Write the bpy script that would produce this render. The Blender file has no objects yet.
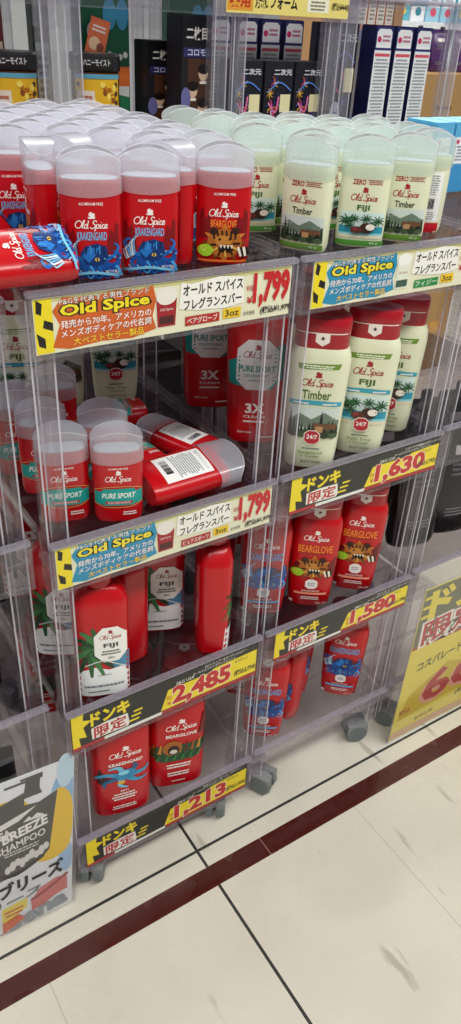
import bpy, bmesh, math, random
from mathutils import Vector, Matrix
from mathutils.geometry import tessellate_polygon
random.seed(7)
C = bpy.context.scene.collection
SC = bpy.context.scene
R = math.radians

# ------------------------------------------------------------------ camera, world, lamps, exposure
def cam_axes(pitch, roll, yaw):
    f = Vector((-math.sin(yaw)*math.cos(pitch), math.cos(yaw)*math.cos(pitch), -math.sin(pitch)))
    r0 = Vector((math.cos(yaw), math.sin(yaw), 0)); u0 = r0.cross(f)
    r = math.cos(roll)*r0 + math.sin(roll)*u0
    return r, r.cross(f), f
cd = bpy.data.cameras.new('camera'); cam = bpy.data.objects.new('camera', cd); C.objects.link(cam)
r_, u_, f_ = cam_axes(R(32.652), R(3.294), R(-34.653))
m = Matrix((r_, u_, -f_)).transposed().to_4x4(); m.translation = Vector((0, 0, 1.4)); cam.matrix_world = m
cd.sensor_fit = 'VERTICAL'; cd.sensor_height = 24; cd.lens = 24*773.6/1024; cd.clip_start = .02; cd.clip_end = 60
SC.camera = cam
w = bpy.data.worlds.new('shop_air'); SC.world = w; w.use_nodes = True
bg = w.node_tree.nodes['Background']; bg.inputs[0].default_value = (.93, .97, 1, 1); bg.inputs[1].default_value = .21
def lamp(x, y, sx, sy, p, z=2.9, rz=0):
    d = bpy.data.lights.new('ceiling_lamp', 'AREA'); d.shape = 'RECTANGLE'; d.size = sx; d.size_y = sy
    d.energy = p; d.color = (1, .985, .95)
    o = bpy.data.objects.new('ceiling_lamp', d); C.objects.link(o); o.location = (x, y, z); o.rotation_euler = (0, 0, rz)
for x, y in ((-.9, -.5), (.9, -.5), (2.7, -.5), (-.9, 2.3), (.9, 2.3), (2.7, 2.3)):
    lamp(x, y, 1.5, .3, 38)
SC.view_settings.view_transform = 'Standard'; SC.view_settings.look = 'None'
SC.view_settings.gamma = 1; SC.view_settings.use_curve_mapping = False
SC.view_settings.exposure = 0.0
SC.cycles.transparent_max_bounces = 40; SC.cycles.max_bounces = 10; SC.cycles.transmission_bounces = 8
SC.cycles.sample_clamp_indirect = 6

# ------------------------------------------------------------------ materials
MATS = {}
def srgb(h):
    h = h.lstrip('#'); v = [int(h[i:i+2], 16)/255 for i in (0, 2, 4)]
    return tuple((c/12.92 if c <= .04045 else ((c+.055)/1.055)**2.4) for c in v) + (1,)
def base(name):
    M = bpy.data.materials.new(name); M.use_nodes = True
    nt = M.node_tree; return M, nt, nt.nodes['Principled BSDF']
def solid(h, rough=.4, spec=.5, noise=0.0, metal=0, name=None):
    k = ('s', h, rough, spec, noise, metal)
    if k in MATS: return MATS[k]
    M, nt, p = base(name or 'paint'); c = srgb(h)
    p.inputs['Roughness'].default_value = rough; p.inputs['Specular IOR Level'].default_value = spec
    p.inputs['Metallic'].default_value = metal
    if noise:
        n = nt.nodes.new('ShaderNodeTexNoise'); n.inputs['Scale'].default_value = 60; n.inputs['Detail'].default_value = 4
        x = nt.nodes.new('ShaderNodeMix'); x.data_type = 'RGBA'
        x.inputs[6].default_value = tuple(v*(1-noise) for v in c[:3])+(1,); x.inputs[7].default_value = tuple(min(1, v*(1+noise)) for v in c[:3])+(1,)
        nt.links.new(n.outputs['Fac'], x.inputs[0]); nt.links.new(x.outputs[2], p.inputs['Base Color'])
    else: p.inputs['Base Color'].default_value = c
    MATS[k] = M; return M
def ink(h): return solid(h, .35, .4)
def clear(name, tint, haze, haze_col, rough=.06, ior=1.45, refl=1.0):
    """thin clear plastic: see-through, a little milky, glossy at grazing angles"""
    if name in MATS: return MATS[name]
    M = bpy.data.materials.new(name); M.use_nodes = True; nt = M.node_tree; nt.nodes.clear(); N = nt.nodes.new; L = nt.links.new
    out = N('ShaderNodeOutputMaterial'); tr = N('ShaderNodeBsdfTransparent'); tr.inputs[0].default_value = tuple(tint)+(1,)
    df = N('ShaderNodeBsdfDiffuse'); df.inputs[0].default_value = srgb(haze_col)
    tl = N('ShaderNodeBsdfTranslucent'); tl.inputs[0].default_value = srgb(haze_col)
    dm = N('ShaderNodeMixShader'); dm.inputs[0].default_value = .4; L(df.outputs[0], dm.inputs[1]); L(tl.outputs[0], dm.inputs[2])
    m1 = N('ShaderNodeMixShader'); nz = N('ShaderNodeTexNoise'); nz.inputs['Scale'].default_value = 25
    mr = N('ShaderNodeMapRange'); mr.inputs[3].default_value = haze*.85; mr.inputs[4].default_value = haze*1.15
    L(nz.outputs['Fac'], mr.inputs[0]); L(mr.outputs[0], m1.inputs[0]); L(tr.outputs[0], m1.inputs[1]); L(dm.outputs[0], m1.inputs[2])
    gl = N('ShaderNodeBsdfGlossy'); gl.inputs['Roughness'].default_value = rough
    fr = N('ShaderNodeLayerWeight'); fr.inputs[0].default_value = .5
    pw = N('ShaderNodeMath'); pw.operation = 'POWER'; pw.inputs[1].default_value = 4.5; L(fr.outputs['Facing'], pw.inputs[0])
    mu = N('ShaderNodeMath'); mu.operation = 'MULTIPLY_ADD'; mu.inputs[1].default_value = .7*refl; mu.inputs[2].default_value = .04*refl; L(pw.outputs[0], mu.inputs[0])
    m2 = N('ShaderNodeMixShader'); L(mu.outputs[0], m2.inputs[0]); L(m1.outputs[0], m2.inputs[1]); L(gl.outputs[0], m2.inputs[2])
    L(m2.outputs[0], out.inputs[0]); MATS[name] = M; return M
ACR = clear('clear_acrylic', (.965, .96, .97), .012, '#e6e3ec', refl=.6)
EDGE = clear('acrylic_edge', (.96, .955, .97), .055, '#efecf4', .12, refl=.8)
CLOUD = clear('cloudy_acrylic', (.955, .955, .965), .075, '#efeef4', .12, refl=.9)
LIP = clear('acrylic_lip', (.88, .87, .9), .30, '#d6d2de', .12)
BEAD = clear('acrylic_edge_glint', (.9, .89, .92), .55, '#f4f2f8', .15)  # milky white puts the gleam of plastic edges into the colour
SHELFC = clear('clear_base_shelf', (.90, .885, .90), .02, '#cfcad6', .08, refl=.5)
SHELF = clear('shade_tinted_shelf', (.66, .63, .66), .015, '#cfcad6', .08, refl=.4)  # clear plastic tinted dark, so shade inside the racks is in its colour
WINDOW = clear('card_window', (.99, .99, .99), .003, '#ffffff', .05, 1.35, .3)
FROST = clear('frosted_cap', (.97, .97, .99), .42, '#e3e6ee', .2, 1.4, 1.4)
FROSTG = clear('frosted_green_cap', (.97, 1, .985), .42, '#dfeae6', .2, 1.4, 1.4)
SLEEVE = clear('clear_sleeve', (.98, .98, .985), .02, '#ffffff', .05, 1.4, .5)
RED = solid('#bd0713', .26, .5, .04, name='red_plastic')
CREAM = solid('#dee1c0', .34, .45, .03, name='cream_plastic')
CAPRED = solid('#a80d1e', .32, .5, .04, name='cap_plastic')
GREY = solid('#888b8c', .5, .4, .06, name='grey_rubber')

def floor_mat():
    M, nt, p = base('shop_floor_tiles'); N = nt.nodes.new; L = nt.links.new
    g = N('ShaderNodeNewGeometry'); s = N('ShaderNodeSeparateXYZ'); L(g.outputs['Position'], s.inputs[0])
    def math_(op, a, b=None):
        n = N('ShaderNodeMath'); n.operation = op
        for i, v in enumerate((a, b)):
            if v is None: continue
            if isinstance(v, (int, float)): n.inputs[i].default_value = v
            else: L(v, n.inputs[i])
        return n.outputs[0]
    def band(ax, c, hw): return math_('LESS_THAN', math_('ABSOLUTE', math_('SUBTRACT', ax, c)), hw)
    def mod_band(ax, c, per, hw):
        v = math_('SUBTRACT', ax, c); v = math_('DIVIDE', v, per); v = math_('SUBTRACT', v, math_('ROUND', v)); v = math_('MULTIPLY', v, per)
        return math_('LESS_THAN', math_('ABSOLUTE', v), hw)
    def mix(f, a, b):
        n = N('ShaderNodeMix'); n.data_type = 'RGBA'; L(f, n.inputs[0])
        for i, v in ((6, a), (7, b)):
            if isinstance(v, tuple): n.inputs[i].default_value = v
            else: L(v, n.inputs[i])
        return n.outputs[2]
    X, Y = s.outputs[0], s.outputs[1]
    n1 = N('ShaderNodeTexNoise'); n1.inputs['Scale'].default_value = 3.2; n1.inputs['Detail'].default_value = 7; n1.inputs['Distortion'].default_value = 1.2
    L(g.outputs['Position'], n1.inputs['Vector'])
    r1 = N('ShaderNodeMapRange'); r1.inputs[1].default_value = .3; r1.inputs[2].default_value = .7; L(n1.outputs['Fac'], r1.inputs[0])
    col = mix(r1.outputs[0], srgb('#d2ccbc'), srgb('#dfdaca'))
    n2 = N('ShaderNodeTexNoise'); n2.inputs['Scale'].default_value = 22; n2.inputs['Detail'].default_value = 3
    mp = N('ShaderNodeMapping'); mp.inputs['Scale'].default_value = (1, .22, 1); mp.inputs['Rotation'].default_value = (0, 0, .6)
    L(g.outputs['Position'], mp.inputs[0]); L(mp.outputs[0], n2.inputs['Vector'])
    r2 = N('ShaderNodeMapRange'); r2.inputs[1].default_value = .66; r2.inputs[2].default_value = .72; r2.inputs[4].default_value = .5; L(n2.outputs['Fac'], r2.inputs[0])
    col = mix(r2.outputs[0], col, srgb('#8c8676'))
    # hairline joints between plain tiles
    thin = math_('MAXIMUM', math_('MULTIPLY', math_('LESS_THAN', Y, .7), mod_band(X, .845, .34, .0009)), 0)
    col = mix(math_('MULTIPLY', thin, .6), col, srgb('#a39d8c'))
    dark = math_('MAXIMUM', band(Y, .7805, .0030), mod_band(X, .506, 1.36, .0030))
    col = mix(dark, col, srgb('#3b3d38'))
    stripe = band(Y, .7195, .0215)
    n3 = N('ShaderNodeTexNoise'); n3.inputs['Scale'].default_value = 70; L(g.outputs['Position'], n3.inputs['Vector'])
    r3 = N('ShaderNodeMapRange'); r3.inputs[1].default_value = .74; r3.inputs[2].default_value = .77; L(n3.outputs['Fac'], r3.inputs[0])
    sc = mix(r3.outputs[0], srgb('#460f09'), srgb('#74402f'))
    sc = mix(mod_band(X, .629, .6, .0007), sc, srgb('#a98b7c'))
    col = mix(stripe, col, sc)
    L(col, p.inputs['Base Color']); p.inputs['Roughness'].default_value = .22; p.inputs['Specular IOR Level'].default_value = .45
    n4 = N('ShaderNodeTexNoise'); n4.inputs['Scale'].default_value = 12; L(g.outputs['Position'], n4.inputs['Vector'])
    r4 = N('ShaderNodeMapRange'); r4.inputs[3].default_value = .16; r4.inputs[4].default_value = .38; L(n4.outputs['Fac'], r4.inputs[0]); L(r4.outputs[0], p.inputs['Roughness'])
    return M

# ------------------------------------------------------------------ object helpers
def link(name, me, parent=None):
    o = bpy.data.objects.new(name, me); C.objects.link(o)
    if parent: o.parent = parent
    return o
def thing(name, label, cat, loc=(0, 0, 0), rot=(0, 0, 0), group=None):
    o = bpy.data.objects.new(name, None); o.empty_display_size = .02; C.objects.link(o)
    o.location = loc; o.rotation_euler = rot; o['label'] = label; o['category'] = cat
    if group: o['group'] = group
    return o
def tag(o, label, cat, group=None):
    o['label'] = label; o['category'] = cat
    if group: o['group'] = group
    return o
def dup(root, loc, rot, label, group=None):
    r = root.copy(); C.objects.link(r); r.location = loc; r.rotation_euler = rot; r['label'] = label
    if group: r['group'] = group
    for ch in list(root.children):
        c = ch.copy(); C.objects.link(c); c.parent = r
        for g in list(ch.children):
            d = g.copy(); C.objects.link(d); d.parent = c
    return r
def mesh(bm, mats, smooth=False, name='mesh', angle=None):
    me = bpy.data.meshes.new(name); bmesh.ops.recalc_face_normals(bm, faces=bm.faces); bm.to_mesh(me); bm.free()
    for M in (mats if isinstance(mats, (list, tuple)) else [mats]): me.materials.append(M)
    if smooth:
        for p in me.polygons: p.use_smooth = True
        if angle: me.set_sharp_from_angle(angle=R(angle))
    return me
def box(bm, x0, x1, y0, y1, z0, z1, mi=0, bev=0):
    v = [bm.verts.new(p) for p in ((x0,y0,z0),(x1,y0,z0),(x1,y1,z0),(x0,y1,z0),(x0,y0,z1),(x1,y0,z1),(x1,y1,z1),(x0,y1,z1))]
    fs = [bm.faces.new([v[i] for i in q]) for q in ((0,3,2,1),(4,5,6,7),(0,1,5,4),(1,2,6,5),(2,3,7,6),(3,0,4,7))]
    for f in fs: f.material_index = mi
    if bev:
        es = {e for f in fs for e in f.edges}
        r = bmesh.ops.bevel(bm, geom=list(es), offset=bev, segments=2, affect='EDGES')
        for f in r['faces']: f.material_index = mi
    return fs
def prism(bm, pts, y0, y1, mi=0):
    """outline in x,z extruded along y"""
    a = [bm.verts.new((x, y0, z)) for x, z in pts]; b = [bm.verts.new((x, y1, z)) for x, z in pts]; n = len(pts)
    fs = [bm.faces.new(a), bm.faces.new(b[::-1])] + [bm.faces.new((a[i], b[i], b[(i+1) % n], a[(i+1) % n])) for i in range(n)]
    for f in fs: f.material_index = mi
def sgp(v, e): return math.copysign(abs(v)**e, v)
def ring(a, b, n, N):
    return [(a*sgp(math.cos(2*math.pi*i/N), 2/n), b*sgp(math.sin(2*math.pi*i/N), 2/n)) for i in range(N)]
def loft(bm, secs, N=44, cap0=True, cap1=True, mi=0, zf0=None, zf1=None):
    """secs (z, a, b, n): rounded-rectangle rings stacked; zf0/zf1 bend the first/last ring's height over x"""
    rs = []
    for k, (z, a, b, n) in enumerate(secs):
        rs.append([bm.verts.new((x, y, (zf0(x) if zf0 and k == 0 else zf1(x) if zf1 and k == len(secs)-1 else z))) for x, y in ring(a, b, n, N)])
    for p, q in zip(rs, rs[1:]):
        for i in range(N):
            f = bm.faces.new((p[i], p[(i+1) % N], q[(i+1) % N], q[i])); f.material_index = mi
    def fill(r):
        for i in range(N//2):
            j = (N-i) % N; j2 = N-i-1
            vs = []
            for v in (r[i], r[i+1], r[j2], r[j]):
                if v not in vs: vs.append(v)
            if len(vs) > 2: bm.faces.new(vs).material_index = mi
    if cap0: fill(rs[0])
    if cap1: fill(rs[-1])
def tube(bm, pts, r, N=8, mi=0):
    pts = [Vector(p) for p in pts]; rs = []
    for i, p in enumerate(pts):
        d = (pts[min(i+1, len(pts)-1)] - pts[max(i-1, 0)]).normalized()
        a = d.orthogonal().normalized(); b = d.cross(a)
        rs.append([bm.verts.new(p + r*(math.cos(2*math.pi*k/N)*a + math.sin(2*math.pi*k/N)*b)) for k in range(N)])
    for p, q in zip(rs, rs[1:]):
        for i in range(N): bm.faces.new((p[i], p[(i+1) % N], q[(i+1) % N], q[i])).material_index = mi
    bm.faces.new(rs[0]).material_index = mi; bm.faces.new(rs[-1][::-1]).material_index = mi

# ------------------------------------------------------------------ printing: flat shapes and lettering laid on a surface
TXT = {}
def glyphs(s, off):
    k = (s, off)
    if k in TXT: return TXT[k]
    c = bpy.data.curves.new('lettering', 'FONT'); c.body = s; c.resolution_u = 2; c.offset = off
    o = bpy.data.objects.new('lettering', c); me = o.to_mesh()
    vs = [(v.co.x, v.co.y) for v in me.vertices]; me.calc_loop_triangles(); ts = [tuple(t.vertices) for t in me.loop_triangles]
    o.to_mesh_clear(); bpy.data.objects.remove(o); bpy.data.curves.remove(c)
    TXT[k] = (vs, ts); return TXT[k]
def catmull(P, k=5):
    out = []
    for i in range(len(P)-1):
        p0, p1, p2, p3 = P[max(i-1, 0)], P[i], P[i+1], P[min(i+2, len(P)-1)]
        for j in range(k):
            t = j/k
            out.append(tuple(.5*((2*b)+(c-a)*t+(2*a-5*b+4*c-d)*t*t+(3*b-a-3*c+d)*t**3) for a, b, c, d in zip(p0, p1, p2, p3)))
    return out + [P[-1]]
def oval(cx, cy, rx, ry, n=16, a0=0, a1=360): return [(cx+rx*math.cos(R(a0+(a1-a0)*i/n)), cy+ry*math.sin(R(a0+(a1-a0)*i/n))) for i in range(n+1)]
SCRIPT = [oval(.5, .5, .42, .48, 16, 70, 440), [(1.02, .12), (1.2, .95), (1.08, .98), (1.02, .3), (1.1, .02), (1.22, .1)],
          oval(1.5, .27, .2, .26, 12, 30, 390), [(1.75, 1.02), (1.69, .2), (1.76, .02), (1.9, .1)],
          [(2.85, .82), (2.7, 1.02), (2.42, .92), (2.42, .66), (2.72, .45), (2.68, .12), (2.35, -.02), (2.1, .15)],
          [(2.92, .55), (2.86, .1), (2.8, -.36)], oval(3.1, .28, .19, .26, 12, 150, 490), [(3.45, .54), (3.42, .12), (3.52, .02), (3.6, .1)],
          [(3.5, .74), (3.53, .8)], [(3.96, .44), (3.84, .54), (3.68, .36), (3.72, .08), (3.92, .04), (4.0, .14)],
          [(4.06, .24), (4.3, .34), (4.3, .5), (4.16, .52), (4.06, .26), (4.14, .03), (4.34, .06), (4.45, .18)]]
SHIP = [(-.5, -.25), (-.35, -.5), (.4, -.5), (.55, -.2), (.35, -.2), (.5, .1), (.3, .35), (.1, .25), (.05, .5), (-.25, .4), (-.4, .05), (-.15, -.2)]
class Print:
    def __init__(s, maxe=.008): s.it = []; s.maxe = maxe; s.k = 0
    def tri(s, vs, ts, col, lift=None):
        s.k += 1; s.it.append((vs, ts, col, s.k if lift is None else lift)); return s
    def poly(s, pts, col):
        t = tessellate_polygon([[Vector((x, y, 0)) for x, y in pts]])
        return s.tri(list(pts), [tuple(q) for q in t], col)
    def rect(s, x0, x1, y0, y1, col): return s.poly([(x0, y0), (x1, y0), (x1, y1), (x0, y1)], col)
    def ell(s, cx, cy, rx, ry, col, n=20): return s.poly(oval(cx, cy, rx, ry, n)[:-1], col)
    def hexa(s, cx, cy, rx, ry, col):
        return s.poly([(cx-rx*.45, cy-ry), (cx+rx*.45, cy-ry), (cx+rx, cy-ry*.55), (cx+rx, cy+ry*.55), (cx+rx*.45, cy+ry), (cx-rx*.45, cy+ry), (cx-rx, cy+ry*.55), (cx-rx, cy-ry*.55)], col)
    def stroke(s, pts, w, col, taper=False):
        P = catmull(pts, 4) if len(pts) < 12 else pts
        vs, ts = [], []; n = len(P)
        for i, (x, y) in enumerate(P):
            a, b = P[max(i-1, 0)], P[min(i+1, n-1)]; dx, dy = b[0]-a[0], b[1]-a[1]; l = math.hypot(dx, dy) or 1
            ww = w/2*((1-i/n*.85) if taper else 1); vs += [(x-dy/l*ww, y+dx/l*ww), (x+dy/l*ww, y-dx/l*ww)]
            if i: ts += [(2*i-2, 2*i-1, 2*i+1), (2*i-2, 2*i+1, 2*i)]
        return s.tri(vs, ts, col)
    def script(s, cx, cy, w, col, bold=.125):
        k = w/4.6; sl = .22
        s.k += 1; kk = s.k
        for st in SCRIPT:
            s.stroke([(cx+((x+sl*y)-2.35)*k, cy+(y-.35)*k) for x, y in st], bold*k, col)
            vs, ts, c, _ = s.it[-1]; s.it[-1] = (vs, ts, c, kk)
        s.k = kk
        return s.poly([(cx+x*k*1.0, cy+k*1.35+y*k*.9) for x, y in SHIP], col)
    def text(s, t, cx, cy, w, h, col, off=0.0, rot=0, shear=0):
        vs, ts = glyphs(t, off)
        if not vs: return s
        v0, _ = glyphs(t, 0.0)
        xs = [v[0] for v in v0]; ys = [v[1] for v in v0]; mx, my = (min(xs)+max(xs))/2, (min(ys)+max(ys))/2
        fx, fy = w/(max(xs)-min(xs)), h/(max(ys)-min(ys)); ca, sa = math.cos(R(rot)), math.sin(R(rot))
        q = []
        for x, y in vs:
            x, y = (x-mx)*fx, (y-my)*fy; x += shear*y; q.append((cx+x*ca-y*sa, cy+x*sa+y*ca))
        return s.tri(q, ts, col)
    def lines(s, cx, y0, y1, w, n, col, frac=.55):
        """rows of tiny unreadable print"""
        for i in range(n):
            y = y1-(y1-y0)*(i+.5)/n; hh = (y1-y0)/n*frac/2; ww = w*random.uniform(.75, 1)/2; x = cx-ww
            while x < cx+ww-.0003:
                l = random.uniform(.03, .12)*w; s.rect(x, min(x+l, cx+ww), y-hh, y+hh, col); s.k -= 1; x += l+w*.018
        s.k += 1; return s
    def mesh(s, fmap, name='print'):
        cols = []; V = []; F = []; MI = []
        for vs, ts, col, k in s.it:
            if col not in cols: cols.append(col)
            ci = cols.index(col); st = [tuple(vs[i] for i in t) for t in ts]; done = []
            while st:
                a, b, c = st.pop(); e = [math.dist(a, b), math.dist(b, c), math.dist(c, a)]; mx = max(e)
                if mx > s.maxe:
                    i = e.index(mx); p = (a, b, c)[i]; q = (a, b, c)[(i+1) % 3]; o = (a, b, c)[(i+2) % 3]; mm = ((p[0]+q[0])/2, (p[1]+q[1])/2)
                    st += [(p, mm, o), (mm, q, o)]
                else: done.append((a, b, c))
            for t in done:
                if abs((t[1][0]-t[0][0])*(t[2][1]-t[0][1])-(t[2][0]-t[0][0])*(t[1][1]-t[0][1])) < 1e-12: continue
                i = len(V)
                if (t[1][0]-t[0][0])*(t[2][1]-t[0][1])-(t[2][0]-t[0][0])*(t[1][1]-t[0][1]) < 0: t = (t[0], t[2], t[1])
                V += [fmap(x, y, k) for x, y in t]; F.append((i, i+1, i+2)); MI.append(ci)
        me = bpy.data.meshes.new(name); me.from_pydata(V, [], F)
        for c in cols: me.materials.append(ink(c))
        me.polygons.foreach_set('material_index', MI); me.update(); return me
def flat(k0=.0004, dk=.00008): return lambda x, y, k: (x, -(k0+dk*k), y)

# ------------------------------------------------------------------ pictures on the packs
def art_kraken(P, cx, cy, s):
    for t in range(7):
        a = R(200+t*23); P.stroke([(cx+.1*s*math.cos(a), cy+.05*s*math.sin(a)), (cx+.38*s*math.cos(a), cy+.3*s*math.sin(a)), (cx+.5*s*math.cos(a+.5), cy+.36*s*math.sin(a+.5)), (cx+.42*s*math.cos(a+.9), cy+.32*s*math.sin(a+.9))], .11*s, '#0f4f9e', True)
    P.stroke([(cx-.1*s, cy+.02*s), (cx-.36*s, cy+.02*s), (cx-.5*s, cy+.2*s), (cx-.42*s, cy+.3*s), (cx-.36*s, cy+.24*s)], .1*s, '#1b66b5', True)
    P.stroke([(cx+.16*s, cy), (cx+.38*s, cy+.06*s), (cx+.46*s, cy+.22*s), (cx+.38*s, cy+.3*s)], .1*s, '#1b66b5', True)
    P.poly([(cx-.26*s, cy+.1*s), (cx-.16*s, cy+.24*s), (cx+.06*s, cy+.3*s), (cx+.24*s, cy+.24*s), (cx+.27*s, cy+.08*s), (cx+.2*s, cy-.08*s), (cx+.06*s, cy-.14*s), (cx-.16*s, cy-.08*s)], '#0c3574')
    P.poly([(cx-.22*s, cy+.06*s), (cx-.1*s, cy+.22*s), (cx+.1*s, cy+.22*s), (cx+.02*s, cy+.06*s), (cx-.1*s, cy-.06*s)], '#1f74c6')
    for i in range(5): P.stroke([(cx+(-.16+.09*i)*s, cy+.26*s), (cx+(-.13+.08*i)*s, cy+.17*s), (cx+(-.16+.09*i)*s, cy+.1*s)], .024*s, ('#071f48', '#3f93d0')[i % 2])
    P.ell(cx+.06*s, cy+.0*s, .045*s, .035*s, '#e8c24a'); P.ell(cx+.06*s, cy, .016*s, .03*s, '#081020')
    for t in range(6): P.stroke([(cx+(-.46+.03*t)*s, cy+(-.1+.02*t)*s), (cx+(-.52+.04*t)*s, cy+(.06+.05*t)*s), (cx+(-.44+.05*t)*s, cy+(.12+.06*t)*s)], .03*s, ('#a9d6ee', '#dff0f8', '#5fb2dc')[t % 3], True)
    for t in range(6):
        x = cx+(-.4+.16*t)*s; P.stroke([(x, cy-.12*s), (x+.07*s, cy-.26*s), (x+.01*s, cy-.36*s), (x-.06*s, cy-.3*s), (x-.02*s, cy-.25*s)], .055*s, ('#1b66b5', '#0f4f9e', '#3f9ad8')[t % 3], True)
        P.stroke([(x-.03*s, cy-.2*s), (x+.02*s, cy-.27*s)], .018*s, '#8ccbe8')
    for t in range(7): P.ell(cx+(.2+.045*t)*s, cy+(.02+.03*(t % 3))*s, .018*s, .016*s, ('#5fb2dc', '#0a2c5e')[t % 2], 8)
def art_bear(P, cx, cy, s):
    for t in range(12):
        a = R(t*30); P.poly([(cx+.28*s*math.cos(a-.3), cy+.24*s*math.sin(a-.3)), (cx+.46*s*math.cos(a), cy+.38*s*math.sin(a)), (cx+.28*s*math.cos(a+.3), cy+.24*s*math.sin(a+.3))], ('#7a3a12', '#c9762a')[t % 2])
    P.ell(cx, cy, .34*s, .28*s, '#b2671f'); P.ell(cx-.22*s, cy+.22*s, .08*s, .07*s, '#3a1a0c'); P.ell(cx+.2*s, cy+.24*s, .08*s, .07*s, '#3a1a0c')
    for t in range(6): P.stroke([(cx+(-.24+.09*t)*s, cy+.24*s), (cx+(-.2+.08*t)*s, cy+.08*s)], .035*s, '#1d0d08')
    P.ell(cx-.03*s, cy+.05*s, .17*s, .1*s, '#c98432'); P.ell(cx+.03*s, cy-.1*s, .15*s, .08*s, '#1a0808')
    for t in range(7): P.stroke([(cx+.3*s*math.cos(t*.5+3.3), cy+.26*s*math.sin(t*.5+3.3)), (cx+.16*s*math.cos(t*.5+3.3), cy+.14*s*math.sin(t*.5+3.3))], .035*s, ('#2a120a', '#e0b04a')[t % 2])
    for t in range(4): P.poly([(cx+(-.1+.07*t)*s, cy-.03*s), (cx+(-.04+.07*t)*s, cy-.03*s), (cx+(-.07+.07*t)*s, cy-.1*s)], '#f3ead0')
    P.ell(cx-.1*s, cy+.08*s, .03*s, .02*s, '#0c0705'); P.ell(cx+.1*s, cy+.09*s, .03*s, .02*s, '#0c0705')
    P.ell(cx-.36*s, cy-.14*s, .14*s, .12*s, '#9fd02c'); P.ell(cx-.4*s, cy-.1*s, .05*s, .05*s, '#dbee6a')
    for t in range(4): P.stroke([(cx+(.26+.05*t)*s, cy-.06*s), (cx+(.32+.04*t)*s, cy-.24*s)], .045*s, ('#efe6cf', '#241310')[t % 2])
def art_jungle_bear(P, cx, cy, s):
    P.poly([(cx-.5*s, cy-.2*s), (cx-.3*s, cy-.34*s), (cx+.3*s, cy-.34*s), (cx+.5*s, cy-.16*s), (cx+.48*s, cy+.1*s), (cx-.48*s, cy+.1*s)], '#1d4a2a')
    for t in range(9): P.stroke([(cx+(-.48+.12*t)*s, cy-.1*s), (cx+(-.44+.12*t)*s, cy+.16*s)], .07*s, ('#9a5a1c', '#c98a2e', '#5b2d10')[t % 3], True)
    P.ell(cx-.12*s, cy+.04*s, .18*s, .2*s, '#a5621d'); P.ell(cx-.1*s, cy-.02*s, .11*s, .13*s, '#2a0c08'); P.ell(cx-.1*s, cy-.06*s, .07*s, .06*s, '#d8d0c4')
    for t in range(6): P.stroke([(cx+(-.4+.15*t)*s, cy-.3*s), (cx+(-.35+.15*t)*s, cy-.14*s)], .06*s, '#2f7a3e', True)
def art_fiji(P, x0, x1, y0, y1):
    w, h = x1-x0, y1-y0; cx = (x0+x1)/2
    P.rect(x0, x1, y0, y1, '#cfe2dc'); P.rect(x0, x1, y0+.1*h, y0+.45*h, '#2c93ad'); P.rect(x0, x1, y0, y0+.14*h, '#e2d9bd'); P.rect(x0, x1, y0+.12*h, y0+.2*h, '#8ed0d6')
    for bx, by, q in ((.12, .6, .17), (.32, .72, .15), (.6, .74, .15), (.86, .66, .17), (.74, .5, .12), (.24, .48, .12)):
        for i in range(9):
            a = i*.7; P.stroke([(x0+w*bx, y0+h*by), (x0+w*(bx+q*.6*math.cos(a)), y0+h*(by+q*.8*math.sin(a))+.03*h), (min(x1, max(x0, x0+w*(bx+q*math.cos(a)))), y0+h*min(.98, by+q*1.3*math.sin(a)))], .06*h, ('#1f4a2c', '#3f7a45', '#163524')[i % 3], True)
    for i in range(6): P.stroke([(x0+w*.2, y0+.72*h), (x0+w*(.2+.2*math.cos(i*1.05)), y0+h*(.78+.16*math.sin(i*1.05)))], .07*h, '#2a5f37', True)
    P.ell(cx+.12*w, y0+.42*h, .16*w, .2*h, '#3a2118'); P.ell(cx+.2*w, y0+.46*h, .1*w, .12*h, '#efe7da'); P.ell(cx-.1*w, y0+.34*h, .14*w, .13*h, '#5a2c22'); P.ell(cx-.14*w, y0+.38*h, .06*w, .06*h, '#8c2f38')
def art_timber(P, x0, x1, y0, y1):
    w, h = x1-x0, y1-y0
    P.rect(x0, x1, y0, y1, '#cbd6cf'); P.poly([(x0, y0+.5*h), (x0+.2*w, y0+.8*h), (x0+.45*w, y0+.62*h), (x0+.7*w, y0+.86*h), (x1, y0+.6*h), (x1, y0), (x0, y0)], '#6b7d6c')
    P.rect(x0+.2*w, x0+.75*w, y0, y0+.34*h, '#b9c6c2')
    for t in range(13):
        bx = x0+w*(.04+.92*t/12); hh = random.uniform(.35, .85)*h; bw = random.uniform(.04, .07)*w
        if .3 < t/12 < .6: hh *= .5
        P.poly([(max(x0, bx-bw), y0+.12*h), (min(x1, bx+bw), y0+.12*h), (min(x1, bx+bw*.4), y0+.12*h+hh*.6), (bx, y0+.12*h+hh)], ('#22301f', '#3b4a30', '#172016')[t % 3])
    P.rect(x0+.5*w, x0+.95*w, y0+.3*h, y0+.5*h, '#6e4a30'); P.rect(x0+.55*w, x0+.7*w, y0+.2*h, y0+.4*h, '#b98d5e')
    for t in range(6): P.ell(x0+w*(.1+.16*t), y0+.1*h, .09*w, .1*h, ('#2a3a24', '#46583a')[t % 2])

# ------------------------------------------------------------------ the setting
bm = bmesh.new(); box(bm, -4, 6, -2.5, 6, -.05, 0)
fl = link('floor', mesh(bm, floor_mat())); fl['kind'] = 'structure'
bm = bmesh.new(); box(bm, -4, 6, 6, 6.1, 0, 3.2)
wl = link('wall_back', mesh(bm, solid('#d9dcdc', .7, .3, .03))); wl['kind'] = 'structure'
bm = bmesh.new(); box(bm, 6, 6.1, -2.5, 6.1, 0, 3.2)
wl = link('wall_right', mesh(bm, solid('#d9dcdc', .7, .3, .03))); wl['kind'] = 'structure'

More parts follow.
